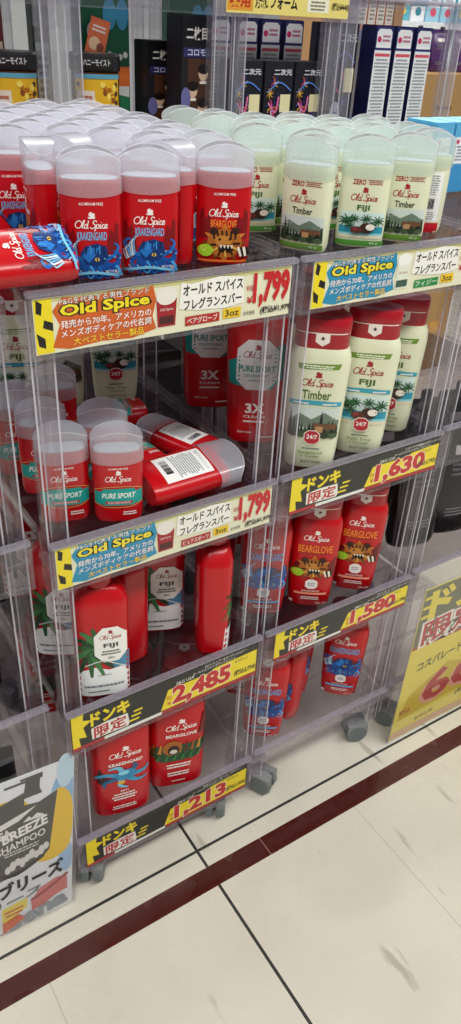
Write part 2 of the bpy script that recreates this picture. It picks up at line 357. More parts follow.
# ------------------------------------------------------------------ clear display racks
TIERS = (1.132, .793, .474, .157)
def post_mesh(h0, h1, w=.030, d=.024, M=None):
    """an open H of clear sheet: two flanges and a web, with added whitish strips as light caught on the edges"""
    bm = bmesh.new(); t = .003
    box(bm, -w/2, w/2, -d/2, -d/2+t, h0, h1, 0)
    for x in (-w/2, -.0015, w/2-t):
        box(bm, x, x+t, -d/2+t+.0001, d/2-.0002, h0, h1, 0)
    for x in (-w/2, w/2-.0022): box(bm, x, x+.0022, -d/2-.0012, -d/2-.0001, h0, h1, 1)
    box(bm, -.001, .001, d/2, d/2+.0012, h0, h1, 1)
    return mesh(bm, [M or ACR, BEAD])
def collar_mesh(z1, h=.082, w=.036, d=.032):
    bm = bmesh.new(); box(bm, -w/2, w/2, -d/2, d/2, z1-h, z1+.003, 0, .003)
    box(bm, -w/2-.001, w/2+.001, -d/2-.001, d/2+.001, z1-h*.52, z1-h*.44, 1)
    return mesh(bm, [ACR, EDGE])
def shelf_mesh(x0, x1, y0, y1, z, lip):
    bm = bmesh.new(); box(bm, x0, x1, y0, y1, z-.004, z)
    for a, b in ((x0, x0+.004), (x1-.004, x1)): box(bm, a, b, y0+.05, y1, z+.0002, z+lip, 1)
    box(bm, x0+.0042, x1-.0042, y1-.004, y1, z+.0002, z+lip, 1)
    for i in range(1, 4):
        yy = y0+(y1-y0)*i/4; box(bm, x0+.006, x1-.006, yy, yy+.004, z-.014, z-.0042, 1)
    return mesh(bm, [SHELF if z > .3 else SHELFC, EDGE])
def rail_mesh(x0, x1, y0, zt, zb):
    bm = bmesh.new()
    box(bm, x0, x1, y0, y0+.012, zt-.006, zt+.001, 3, .0015)      # thick upper lip
    box(bm, x0, x1, y0, y0+.0014, zb+.003, zt-.0062, 2)            # front window of the card slot
    box(bm, x0, x1, y0+.006, y0+.008, zb+.003, zt-.0062, 0)        # slot back
    box(bm, x0, x1, y0, y0+.009, zb, zb+.0028, 1)                  # lower lip
    box(bm, x0, x0+.003, y0, y0+.011, zb+.003, zt-.0062, 1); box(bm, x1-.003, x1, y0, y0+.011, zb+.003, zt-.0062, 1)
    return mesh(bm, [ACR, EDGE, WINDOW, LIP])
def caster(parent, x, y, top, rz):
    bm = bmesh.new(); box(bm, -.016, .016, -.016, .016, .052, top, 1, .003)
    box(bm, -.006, .006, -.034, .012, .03, .055, 0, .003)
    for s in (-1, 1):
        prism(bm, [(s*.003, .0)]*0 or [(s*.0035, .03), (s*.0215, .03), (s*.0215, .052), (s*.0035, .056)], -.04, .006, 0)
    c = link('caster', mesh(bm, [GREY, EDGE]), parent); c.location = (x, y, 0); c.rotation_euler = (0, 0, rz)
    bm = bmesh.new()
    for s in (-1, 1):
        N = 20; rr = [(.006, .021), (.019, .0235), (.022, .0265), (.0215, .0265)]
        P0 = [((s*a), r) for a, r in ((.0045, .025), (.017, .026), (.0215, .022), (.022, .014), (.0215, .006))]
        rings = [[bm.verts.new((px, -.018+r*math.cos(2*math.pi*k/N), .0265+r*math.sin(2*math.pi*k/N))) for k in range(N)] for px, r in P0]
        for p, q in zip(rings, rings[1:]):
            for k in range(N): bm.faces.new((p[k], p[(k+1) % N], q[(k+1) % N], q[k]))
        bm.faces.new(rings[0]); bm.faces.new(rings[-1])
    link('wheel', mesh(bm, solid('#6c7474', .45, .4, .08), True, angle=35), c)
def rack(label, x0, x1, y0, y1, tiers, rails, loc=(0, 0, 0), rz=0, cloudy=False, railh=.078, lip=.012, top=None, casters=True, group='clear display racks'):
    t = thing('display_rack', label, 'display rack', loc, (0, 0, rz), group)
    ztop = top or tiers[0]
    for z in tiers: link('shelf', shelf_mesh(x0+.004, x1-.004, y0+.0125, y1, z, lip), t)
    for z, (zt, zb) in zip(tiers, rails): link('price_rail', rail_mesh(x0+.003, x1-.003, y0, zt, zb), t)
    pm = post_mesh(.075, ztop-.004, .030, .030, CLOUD) if cloudy else post_mesh(.075, ztop-.004)
    cols = [collar_mesh(zt) for zt, zb in rails]
    for px in (x0+.0205, x1-.0205):
        for py in (y0+.031, y1-.02):
            p = link('post', pm, t); p.location = (px, py, 0)
            for cm in cols: link('collar', cm, p)
    if casters:
        for px in (x0+.05, x1-.05):
            for py in (y0+.055, y1-.05): caster(t, px, py, .088, random.choice((.5, -.6, 1.2)))
    return t
RL = ((1.139, 1.063), (.806, .727), (.489, .398), (.172, .085))
RB = ((1.139, 1.063), (.806, .727), (.489, .410), (.178, .150))
rackA = rack('clear plastic display rack full of red bottles, with price cards on all four shelves', .270, .643, .800, 1.41, TIERS, RL)
rackB = rack('clear plastic display rack whose top shelf is packed with cream deodorant sticks', .645, 1.003, .800, 1.30, TIERS, RB)
rackC = rack('clear plastic display rack cut by the left photo edge, behind the shampoo poster', -.115, .260, .828, 1.32, (1.126, .800, .492, .168), ((1.129, 1.055), (.803, .727), (.495, .414), (.172, .085)))
rackD = rack('clear plastic display rack holding black refill pouches behind the yellow sign', 1.008, 1.385, .806, 1.28, TIERS, RB)
BT = (1.445, 1.135, .80, .47, .16)
BR = tuple((z+.002, z-.045) for z in BT)
for lab, a, b in (('rear clear rack behind the red deodorants, holding yellow jars and a green pack', .27, .606),
                  ('rear clear rack behind the gap between red and cream deodorants, holding dark portrait boxes', .609, .955),
                  ('rear clear rack with the yellow face-wash price tag along its top rail', .958, 1.235),
                  ('rear clear rack at the right end holding white backed boxes and small blue cartons', 1.238, 1.60)):
    rack(lab, a, b, 1.46, 1.86, BT, BR, cloudy=True, group='rear clear display racks')

# ------------------------------------------------------------------ deodorant sticks
DA, DB, DN = .0338, .0170, 2.9
def deo_prof(z):
    t = max(0, min(1, z/.1)); k = 1-.05*(1-t)**2 - .03*t*t
    if z < .006: k *= .93+.07*(z/.006)
    return DA*k, DB*k
def surf(prof, n): 
    def f(x, y, k):
        a, b = prof(y); u = max(-1, min(1, x/a)); e = .00025+.00006*k
        yy = b*(1-abs(u)**n)**(1/n) if abs(u) < 1 else 0
        gx = abs(u)**(n-1)/a*(1 if u > 0 else -1); gy = (yy/b)**(n-1)/b if b else 0; l = math.hypot(gx, gy) or 1
        return (x+gx/l*e, -yy-gy/l*e, y)
    return f
def deo_body(mat, base_mat=None):
    bm = bmesh.new(); zs = [0, .003, .008, .02, .04, .06, .08, .094, .104]
    loft(bm, [(z, *deo_prof(z), DN) for z in zs[:-1]+[.102]] + [(.1045, DA*.95, DB*.92, DN)])
    return mesh(bm, [mat], True, angle=40)
def deo_cap(mat, h=.135):
    bm = bmesh.new(); a, b = .0349, .0181
    dome = lambda x: h-.0115*(x/a)**2-.0030*(x/a)**10
    low = lambda x: .089+.004*(x/a)**2
    loft(bm, [(.09, a, b, DN), (.1, a, b, DN), (.106, a*.995, b*.99, DN), (h, a*.98, b*.95, DN)], cap0=False, zf0=low, zf1=dome)
    loft(bm, [(h-.0005, a*.99, b*.975, DN), (h+.0008, a*.99, b*.975, DN)], cap0=False, cap1=False, zf0=lambda x: dome(x)-.0012, zf1=lambda x: dome(x)+.0006, mi=1)  # whitish rim band, a painted highlight along the dome edge
    loft(bm, [(.0885, a*1.012, b*1.02, DN), (.0905, a*1.012, b*1.02, DN)], cap0=False, cap1=False, zf0=lambda x: low(x)-.0018, zf1=low)
    return mesh(bm, [mat, BEAD], True, angle=30)
def deo(kind):
    P = Print(.007); W = '#f6ece6'
    white = kind.startswith('white')
    if kind == 'kraken':
        for s in (-1, 1): P.poly([(s*.014, .028), (s*.029, .028), (s*.029, .058), (s*.026, .062), (s*.024, .05), (s*.02, .055), (s*.017, .044)], '#7d0812')
        P.text('ALUMINUM FREE', 0, .081, .026, .0028, W, .01); P.script(0, .0585, .037, W); P.text('KRAKENGARD', 0, .0475, .032, .0085, '#6fb4e4', .02)
        art_kraken(P, .001, .0225, .058); P.text('NET WT 85 g', .02, .009, .012, .004, W); P.stroke([(-.03, .004), (0, .0085), (.03, .004)], .003, '#79c3e6')
    elif kind == 'bear':
        for s in (-1, 1): P.poly([(s*.012, .03), (s*.029, .03), (s*.029, .06), (s*.025, .066), (s*.022, .052), (s*.017, .058)], '#7d0812')
        P.text('ALUMINUM FREE', 0, .081, .026, .0028, W, .01); P.script(0, .0585, .037, W); P.text('BEARGLOVE', 0, .0475, .031, .0085, '#f08a2c', .02)
        art_bear(P, .002, .025, .062); P.rect(-.028, .028, .003, .0055, '#ee7d29')
    elif kind == 'castle':
        P.poly([(-.029, .02), (.029, .02), (.029, .05), (.024, .07), (.02, .05), (.012, .056), (.006, .078), (0, .052), (-.01, .05), (-.016, .072), (-.02, .05), (-.029, .056)], '#6a0a10')
        art_bear(P, .0, .02, .04); P.text('ice', -.02, .063, .01, .006, W); P.rect(-.028, .028, .006, .01, '#2a1210')
    elif kind == 'sport':
        P.text('ALUMINUM FREE', 0, .082, .026, .0025, W, .01); P.script(0, .0655, .036, W)
        P.poly([(-.031, .048), (.031, .048), (.031, .028), (-.031, .028)], '#169c92')
        P.stroke([(-.031, .05), (-.016, .0545), (.016, .0545), (.031, .05)], .0009, '#d8a55a'); P.stroke([(-.031, .03), (-.016, .0235), (.016, .0235), (.031, .03)], .0009, '#d8a55a')
        P.poly([(-.02, .052), (.02, .052), (.027, .0385), (.02, .026), (-.02, .026), (-.027, .0385)], '#169c92')
        P.rect(-.018, .018, .0285, .0325, '#b80a16'); P.text('PURE SPORT', 0, .0415, .043, .0078, '#f2f6ee', .02, 0, .15); P.text('HIGH ENDURANCE', 0, .0305, .03, .003, W, .01); P.lines(.014, .01, .017, .02, 2, W)
    elif kind == 'back':
        P.rect(-.022, .022, .02, .086, '#edeeea'); P.text('制汗デオドラント', 0, .08, .034, .005, '#33363a'); P.lines(0, .04, .074, .038, 11, '#7b7f84'); P.rect(-.017, .012, .024, .036, '#ffffff')
        for i in range(16): P.rect(-.015+i*.0016, -.0145+i*.0016+random.choice((.0002, .0006)), .025, .035, '#20222a')
    elif kind == 'white_back':
        P.rect(-.027, .027, .0, .014, '#c31b2b'); P.rect(-.024, .024, .016, .084, '#f4f4f1'); P.lines(0, .052, .08, .042, 9, '#8b8e90'); P.lines(0, .018, .03, .042, 4, '#8b8e90')
        for i in range(18): P.rect(-.018+i*.0019, -.0172+i*.0019+random.choice((.0003, .0007)), .034, .048, '#20222a')
    else:
        P.text('ZERO', -.009, .083, .017, .006, '#9c1f2c', .03); P.lines(.012, .080, .0865, .022, 3, '#9c1f2c'); P.script(0, .063, .037, '#a3202f')
        if 'timber' in kind:
            P.text('Timber', 0, .0505, .027, .008, '#3a4a2a', .02); art_timber(P, -.029, .029, .012, .044); P.rect(-.029, .029, .003, .010, '#5f8c34')
        else:
            P.text('FIJI', 0, .0505, .016, .008, '#3d6b3a', .03); art_fiji(P, -.029, .029, .012, .046); P.rect(-.029, .029, .003, .010, '#4f9038')
        P.text('85 g', .018, .0065, .01, .003, '#eef2e2')
    body = deo_body(CREAM if white else RED)
    t = thing('deodorant_stick', 'proto', 'deodorant')
    bm = bmesh.new(); loft(bm, [(.1047, DA*.9, DB*.86, DN), (.1055, DA*.9, DB*.86, DN), (.106, DA*.86, DB*.8, DN)])
    link('seal', mesh(bm, solid('#c3c8d0', .5, .4, .03), True, angle=35), t)
    link('body', body, t); link('cap', deo_cap(FROSTG if white else FROST, .138 if white else .135), t)
    link('front_label', P.mesh(surf(deo_prof, DN)), t)
    t.scale = (1.035,)*3
    return t
PROTO = {}; USED = set(); SCALE = {}
def place(kind, x, y, z, rz, label, group=None, rot=None):
    p = PROTO[kind]; rot = rot or (0, 0, R(rz))
    if kind not in USED:
        USED.add(kind); SCALE[kind] = tuple(p.scale); p.location = (x, y, z); p.rotation_euler = rot; p['label'] = label
        if group: p['group'] = group
        return p
    o = dup(p, (x, y, z), rot, label, group); o.scale = SCALE[kind]; return o
for k in ('kraken', 'bear', 'castle', 'sport', 'back', 'white_timber', 'white_fiji', 'white_back'): PROTO[k] = deo(k)
Z0 = 1.1322; GR = 'red deodorant sticks on the top shelf'; GW = 'cream deodorant sticks on the top shelf'
HAND = []
def hand(kind, x, y, rz, label, g): HAND.append((x, y)); place(kind, x, y, Z0, rz, label, g)
hand('kraken', .377, .860, -22, 'red deodorant stick with blue sea-monster print, left one of the front pair', GR)
hand('kraken', .449, .854, -26, 'red deodorant stick with blue sea-monster print, right one of the front pair', GR)
hand('castle', .500, .892, -80, 'red deodorant stick turned edge-on, between sea-monster and bear sticks in front', GR)
hand('bear', .556, .858, -30, 'red deodorant stick with growling bear print at the right front of the top shelf', GR)
hand('bear', .398, .966, -72, 'red deodorant stick turned sideways behind the left sea-monster one, showing its orange edge', GR)
hand('kraken', .352, 1.045, -18, 'red deodorant stick with sea-monster print standing at far left behind the lying ones', GR)
hand('bear', .351, .946, -102, 'red deodorant stick turned edge-on at the left, left of the front sea-monster pair', GR)
hand('white_timber', .697, .868, -58, 'cream deodorant stick with forest print turned right, leftmost in the front row', GW)
hand('white_fiji', .737, .917, -34, 'cream deodorant stick with island print, tucked behind the leftmost front stick', GW)
hand('white_fiji', .786, .855, -38, 'cream deodorant stick with island print and coconut, middle of the front row', GW)
hand('white_timber', .866, .856, -40, 'cream deodorant stick with large forest print, right of the middle front one', GW)
hand('white_back', .940, .892, -38, 'cream deodorant stick showing its barcode back and red foot, at the right end', GW)
hand('white_fiji', .690, .985, -24, 'cream deodorant stick with island print behind the leftmost, beside the red sticks', GW)
ORD = ('first second third fourth fifth sixth seventh eighth ninth tenth eleventh twelfth thirteenth').split()
def field(kinds, x0, x1, y0, ymax, dx, dy, th, what, g):
    row = 0; y = y0
    while True:
        n = 0; x = x0+(.5*dx if row % 2 else 0)
        anyp = False
        while x < x1:
            jx, jy = random.uniform(-.001, .001), random.uniform(-.001, .001)
            if y < ymax(x):
                anyp = True
                if all(((x-hx)/.078)**2+((y-hy)/.056)**2 > 1 for hx, hy in HAND):
                    n += 1
                    place(random.choice(kinds), x+jx, y+jy, Z0, th+random.uniform(-2.5, 2.5), f'{what} under a frosted cap, {ORD[row]} row back, {ORD[n-1]} from left', g)
            x += dx
        if not anyp: break
        y += dy; row += 1
field(('kraken', 'bear'), .319, .608, .908, lambda x: 1.345, .0765, .0475, -11, 'red deodorant stick', GR)
field(('white_timber', 'white_fiji'), .691, .965, .908, lambda x: 1.21-(x-.68)*.55, .0765, .0480, -11, 'cream deodorant stick', GW)
def lie(h, roll=0):
    e = (Matrix.Rotation(R(h), 3, 'Z') @ Matrix.Rotation(R(-90), 3, 'X') @ Matrix.Rotation(R(roll), 3, 'Z')).to_euler(); return tuple(e)
place('kraken', .334, .826, Z0+.0385, 0, 'red deodorant stick lying along the front edge at far left', GR, lie(88, -30))
place('kraken', .288, .935, Z0+.045, 0, 'red deodorant stick lying with its foot pointing out at far left', GR, lie(8, 50))
z2 = .7932; GS = 'teal banded deodorant sticks on the second shelf'
place('sport', .329, .884, z2, -18, 'red deodorant with teal band standing behind the left post of the second shelf', GS)
place('sport', .394, .849, z2, -22, 'red deodorant with teal band standing foremost on the second shelf', GS)
place('sport', .409, .926, z2, -20, 'red deodorant with teal band right behind the foremost one', GS)
place('sport', .333, .968, z2, -16, 'red deodorant with teal band half hidden between the two at left', GS)
place('sport', .320, 1.04, z2, -14, 'red deodorant with teal band at the back left corner of the second shelf', GS)
place('sport', .395, 1.075, z2, -14, 'red deodorant with teal band behind the standing cluster of the second shelf', GS)
k = place('back', .438, .858, z2+.0315, 0, 'red deodorant lying along the front edge of the second shelf showing a white back sticker', GS, lie(-88, 14)); k.scale = (1.2, 1.2, 1.2)
place('back', .588, .918, z2+.0197, 0, 'red deodorant lying flat with white back sticker up, behind the frontmost lying one', GS, lie(20))
place('sport', .484, .918, z2+.0197, 0, 'red deodorant lying on its back beside the standing teal banded cluster', GS, lie(9))
place('sport', .565, 1.105, z2+.0197, 0, 'red deodorant lying at the rear of the second shelf near the tall red bottles', GS, lie(80))

# ------------------------------------------------------------------ body wash bottles with flip caps
BN = 3.0
def lerp(tab, z):
    for (z0, *p), (z1, *q) in zip(tab, tab[1:]):
        if z <= z1:
            t = max(0, (z-z0)/(z1-z0)); return [a+(b-a)*t for a, b in zip(p, q)]
    return list(tab[-1][1:])
WASH = [(0, .0335, .021), (.004, .0365, .0235), (.03, .0385, .025), (.08, .0405, .026), (.13, .0425, .0265), (.16, .0435, .0265), (.172, .0425, .026), (.180, .0395, .0245), (.184, .037, .023)]
def wash(kind):
    P = Print(.008); W = '#f6ece6'; white = kind.startswith('cream')
    prof = lambda z: lerp(WASH, z)
    bm = bmesh.new(); loft(bm, [(z, a, b, BN) for z, a, b in WASH]); body = mesh(bm, [CREAM if white else RED], True, angle=38)
    bm = bmesh.new(); ca, cb = .0375, .0235
    loft(bm, [(.1835, ca*.97, cb*.97, BN), (.186, ca, cb, BN), (.206, ca*1.0, cb, BN), (.2075, ca*1.02, cb*1.03, BN), (.221, ca*1.02, cb*1.03, BN), (.225, ca*.98, cb*.97, BN), (.2255, ca*.9, cb*.86, BN), (.2235, ca*.5, cb*.5, 2.4), (.2225, ca*.3, cb*.3, 2)])
    cap = mesh(bm, [CAPRED], True, angle=38)
    PT = Print(.006); c = '#efe3d8'
    PT.rect(-.036, .036, .2052, .2066, c); PT.poly([(-.0095, .2066), (.0095, .2066), (.0095, .194), (0, .188), (-.0095, .194)], c)
    PT.poly([(.0036*math.cos(R(90+36*i))*(1 if i % 2 == 0 else .45), .199+.0036*math.sin(R(90+36*i))*(1 if i % 2 == 0 else .45)) for i in range(10)], '#3a1a1c')
    if white:
        green = '#6f8f35'
        P.poly([(-.03, .163), (.03, .165), (.027, .157), (-.027, .155)], green); P.lines(0, .1565, .1625, .048, 2, '#f0f2dc')
        P.script(0, .135, .046, '#a02331')
        if 'timber' in kind: P.text('Timber', 0, .1185, .040, .013, '#55702c', .02)
        else: P.text('FIJI', 0, .1185, .022, .011, '#4d6a30', .03)
        P.poly([(-.036, .108), (-.01, .110), (.01, .110), (.036, .108), (.036, .101), (.01, .103), (-.01, .103), (-.036, .101)], '#3d9fb4'); P.lines(-.02, .103, .107, .024, 1, W); P.lines(.02, .103, .107, .024, 1, W)
        (art_timber if 'timber' in kind else art_fiji)(P, -.035, .035, .052, .099)
        P.hexa(0, .053, .0115, .0115, '#e9d9cc'); P.hexa(0, .053, .0102, .0102, '#b3202f'); P.text('24/7', 0, .054, .015, .0065, '#f8efe8', .02)
        P.lines(0, .033, .037, .03, 1, '#5b6152'); P.text('Palm Tree' if 'fiji' in kind else 'Sandalwood', 0, .0285, .034, .005, '#6f8f35', .01); P.text('+ Coconut' if 'fiji' in kind else '+ Cedar', 0, .0225, .028, .004, '#6f8f35', .01)
        P.text('BODY WASH', .002, .013, .028, .004, '#4a5046', .01)
    elif kind == 'red_sport':
        P.poly([(-.039, .122), (-.02, .135), (.036, .15), (.036, .10), (.02, .085), (-.037, .09)], '#15958e')
        P.poly([(-.014, .156), (.014, .156), (.028, .142), (.028, .098), (.014, .084), (-.014, .084), (-.028, .098), (-.028, .142)], '#eef0ec')
        P.script(0, .134, .040, '#9c2431'); P.text('PURE SPORT', 0, .115, .049, .0085, '#178f88', .03); P.text('DEODORANT', 0, .105, .034, .004, '#178f88', .01); P.lines(0, .096, .1, .024, 1, '#9aa3a0')
        P.text('3X', 0, .056, .025, .014, W, .03); P.text('CLEAN', 0, .043, .03, .004, W, .01); P.lines(0, .033, .038, .036, 1, W); P.text('BODY WASH', -.012, .018, .02, .003, W); P.lines(.02, .009, .013, .02, 1, W)
    else:
        P.script(0, .147, .045, W)
        kr = 'kraken' in kind
        P.text('KRAKENGARD' if kr else 'BEARGLOVE', 0, .1265, .058, .0145, '#53a9dd' if kr else '#f08a2c', .02)
        if not kr: P.lines(0, .1155, .118, .05, 1, '#7a2f1e')
        P.poly([(-.038, .075), (.037, .075), (.037, .11), (.03, .1), (.0, .108), (-.03, .098)], '#6d0811')
        (art_kraken if kr else art_bear)(P, 0, .087, .072)
        P.hexa(0, .053, .0105, .0105, '#f1e8e4'); P.lines(0, .049, .057, .013, 2, '#7b8ba6'); P.text('DEODORIZE', 0, .038, .03, .0032, W, .01)
        P.rect(-.027, .027, .030, .0345, '#64b0e0' if kr else '#f29a7c'); P.lines(0, .018, .026, .036, 2, W); P.rect(-.033, -.028, .0085, .0135, W); P.text('532 mL', .02, .011, .018, .0032, W)
    t = thing('body_wash_bottle', 'proto', 'bottle')
    link('body', body, t); cp = link('flip_cap', cap, t); link('cap_badge', PT.mesh(surf(lambda z: (ca*1.022, cb*1.032) if z > .207 else (ca*1.001, cb*1.001), BN)), cp)
    link('front_label', P.mesh(surf(prof, BN)), t)
    t.scale = (1.05,)*3
    return t
for k in ('cream_timber', 'cream_fiji', 'red_sport', 'red_bear', 'red_kraken'): PROTO[k] = wash(k)
def scaled(o, s, sz=None): o.scale = (s, s, sz or s); return o
z2 = .7932; g = 'cream body wash bottles'
scaled(place('cream_timber', .735, .849, z2, -38, 'cream body wash bottle with red flip cap and forest picture, leftmost of its shelf', g), 1.09)
scaled(place('cream_fiji', .839, .850, z2, -40, 'cream body wash bottle with red flip cap and island picture, middle of the front three', g), 1.08)
place('cream_fiji', .941, .890, z2, -44, 'cream body wash bottle with red flip cap and island picture, rightmost of the front three', g)
place('cream_fiji', .802, .952, z2, -34, 'red capped cream bottle standing behind the forest picture bottle', g)
place('cream_timber', .89, .968, z2, -38, 'red capped cream bottle standing behind the gap of the middle and right island bottles', g)
place('cream_fiji', .790, 1.03, z2, -34, 'red capped cream bottle in the rear row on the left', g)
place('cream_fiji', .905, 1.06, z2, -34, 'red capped cream bottle in the rear row on the right', g)
for i, (x, y) in enumerate(((.385, 1.20), (.464, 1.225), (.568, 1.22))):
    place(('cream_fiji', 'cream_timber', 'cream_fiji')[i], x, y, z2, -22, 'cream body wash bottle behind the teal banded deodorants, '+('first from left', 'second from left', 'third from left')[i], 'cream bottles at the back of the second shelf')
g = 'tall red body wash bottles'
scaled(place('red_sport', .703, .966, z2, -34, 'tall red body wash bottle with white hexagon label and teal band', g), 1.17)
scaled(place('red_sport', .708, 1.12, z2, -28, 'tall red body wash bottle partly hidden left of the white hexagon one', g), 1.17)
z3 = .4742; g = 'red bear print body wash bottles'
place('red_bear', .787, .864, z3, -36, 'red body wash bottle with bear print, left one of the front pair', g)
place('red_bear', .892, .860, z3, -40, 'red body wash bottle with bear print, right one of the front pair', g)
place('red_bear', .842, .962, z3, -36, 'red body wash bottle hidden behind the front bear print pair', g)
g = 'red sea-monster body wash bottles on the third shelf'
place('red_kraken', .694, .888, z3, -32, 'red sea-monster body wash bottle seen through the clear post on the third shelf', g)
place('red_kraken', .757, .962, z3, -36, 'red sea-monster body wash bottle behind the bear print bottles on the third shelf', g)
place('red_kraken', .703, 1.06, z3, -30, 'red body wash bottle at the rear left corner of the third shelf', g)
z4 = .1572; g = 'red sea-monster body wash bottles on the bottom shelf'
place('red_kraken', .708, .866, z4, -36, 'red sea-monster body wash bottle standing behind the middle posts on the bottom shelf', g)
place('red_kraken', .775, .892, z4, -78, 'red body wash bottle turned edge-on beside the sea-monster one at the bottom', g)
place('red_kraken', .828, .935, z4, -38, 'red sea-monster body wash bottle set back in the middle of the bottom shelf', g)
place('red_kraken', .922, .876, z4, -42, 'red sea-monster body wash bottle alone at the right front of the bottom shelf', g)
place('red_kraken', .735, .985, z4, -36, 'red body wash bottle at the back of the bottom shelf', g)
place('red_kraken', .588, .985, z4, -30, 'red sea-monster bottle deep behind the two big bottles at the bottom left', g)

# ------------------------------------------------------------------ big pump-size bottles
BIG = [(0, .040, .026), (.005, .0435, .0295), (.05, .0445, .031), (.12, .0445, .031), (.176, .0445, .031), (.182, .0435, .03), (.198, .034, .0255), (.204, .026, .022), (.206, .02, .019)]
def big(kind):
    P = Print(.009); W = '#f6ece6'; prof = lambda z: lerp(BIG, z); n = 3.6
    bm = bmesh.new(); loft(bm, [(z, a, b, n) for z, a, b in BIG]); body = mesh(bm, [RED], True, angle=30)
    bm = bmesh.new(); loft(bm, [(.205, .0195, .0195, 2), (.2065, .0215, .0215, 2), (.235, .0215, .0215, 2), (.237, .0205, .0205, 2), (.2375, .012, .012, 2), (.242, .011, .011, 2)], N=28)
    col = mesh(bm, [RED], True, angle=35)
    bm = bmesh.new(); loft(bm, [(.242, .013, .012, 2.4), (.243, .016, .014, 2.4), (.252, .016, .014, 2.4), (.255, .0135, .0115, 2.4)], N=28)
    box(bm, -.006, .006, -.034, -.01, .2445, .2515, 0, .002); head = mesh(bm, [RED], True, angle=35)
    if 'fiji' in kind:
        P.poly([(-.042, .006), (.042, .006), (.042, .05), (.03, .062), (.008, .058), (-.015, .066), (-.042, .056)], '#eef0ee')
        P.poly([(.012, .06), (.03, .062), (.042, .05), (.042, .085), (.03, .1), (.015, .082)], '#4a86a8')
        for i in range(13): P.stroke([(-.014, .096), (-.014+.02*math.cos(i*.49), .1+.026*math.sin(i*.49)), (max(-.0425, -.014+.04*math.cos(i*.49+.15)), .094+.048*math.sin(i*.49+.15))], .016, ('#2d5d33', '#3f7b45', '#1d4023')[i % 3], True)
        P.hexa(.012, .108, .026, .033, '#f2f1ea'); P.script(.012, .122, .036, '#a02331'); P.text('FIJI', .012, .106, .022, .0095, '#3d3f3c', .03); P.lines(.012, .088, .098, .036, 2, '#5d625c'); P.text('2IN1', .012, .083, .01, .004, '#5d625c', .02)
        P.stroke([(-.03, .07), (0, .078), (.035, .06)], .002, '#cfd6d6'); P.text('volcanic', 0, .05, .022, .004, '#6a6f70'); P.lines(0, .024, .03, .066, 1, '#6a6f70'); P.lines(-.01, .014, .018, .04, 1, '#6a6f70')
    elif 'kraken' in kind:
        P.script(.004, .142, .05, W); P.text('KRAKENGARD', .004, .1245, .05, .0065, W, .03)
        P.poly([(-.042, .09), (-.034, .12), (-.028, .10), (-.02, .095), (-.03, .08)], '#2b0c14'); 
        for i in range(7): P.stroke([(0, .096), (.03*math.cos(i*.9), .096+.02*math.sin(i*.9)), (.041*math.cos(i*.9+.35), .094+.026*math.sin(i*.9+.35))], .011, ('#3a9bc4', '#1d5f8c', '#6cc2df')[i % 3], True)
        P.ell(.004, .098, .016, .012, '#2f89b5'); P.ell(.0, .103, .008, .005, '#8ed4ea'); P.ell(-.004, .082, .006, .004, '#e0ae3a')
        P.text('2IN1', 0, .062, .012, .004, W, .02); P.lines(0, .04, .058, .04, 3, W); P.lines(0, .018, .028, .046, 2, W)
    elif 'bear' in kind:
        P.script(.004, .142, .05, W); P.text('BEARGLOVE', .004, .1255, .048, .0065, W, .03); art_jungle_bear(P, 0, .095, .084)
        P.poly([(.03, .12), (.043, .12), (.043, .155), (.037, .165), (.034, .14)], '#6d1810')
        P.lines(0, .05, .062, .04, 2, W); P.lines(0, .03, .042, .046, 2, W); P.lines(0, .016, .02, .03, 1, W)
    t = thing('pump_bottle', 'proto', 'bottle'); link('body', body, t); cl = link('collar', col, t); link('pump_head', head, cl)
    if P.it: link('front_label', P.mesh(surf(prof, n)), t)
    t.scale = (.96, .96, 1.04)
    return t
for k in ('big_fiji', 'big_kraken', 'big_bear'): PROTO[k] = big(k)
g = 'big red hair wash bottles on the third shelf'
place('big_fiji', .357, .851, z3, -18, 'big red bottle with palm leaf label at the left front of the third shelf', g)
place('big_fiji', .426, .912, z3, -84, 'big red bottle turned edge-on between the two palm leaf labels', g)
scaled(place('big_fiji', .508, .945, z3, -24, 'big red bottle with white hexagon label set back in the middle of the third shelf', g), 1.03)
place('big_fiji', .566, .858, z3, 64, 'big red bottle turned away at the right front of the third shelf', g)
place('big_fiji', .335, .97, z3, -30, 'big red bottle behind the left palm leaf bottle, mostly hidden by it', g)
place('big_kraken', .43, 1.03, z3, -20, 'big red bottle in the dark rear of the third shelf', g)
g = 'big red hair wash bottles on the bottom shelf'
scaled(place('big_kraken', .382, .861, z4, -12, 'big red bottle with light blue octopus print on the bottom shelf', g), 1.2, 1.14)
scaled(place('big_bear', .498, .864, z4, -16, 'big red bottle with roaring bear and jungle print on the bottom shelf', g), 1.2, 1.14)
scaled(place('big_bear', .490, 1.03, z4, -40, 'big red bottle standing deeper, right of the roaring bear one', g), 1.02)
scaled(place('big_kraken', .39, 1.0, z4, -30, 'big red bottle hidden in the shade behind the octopus print bottle', g), 1.05)

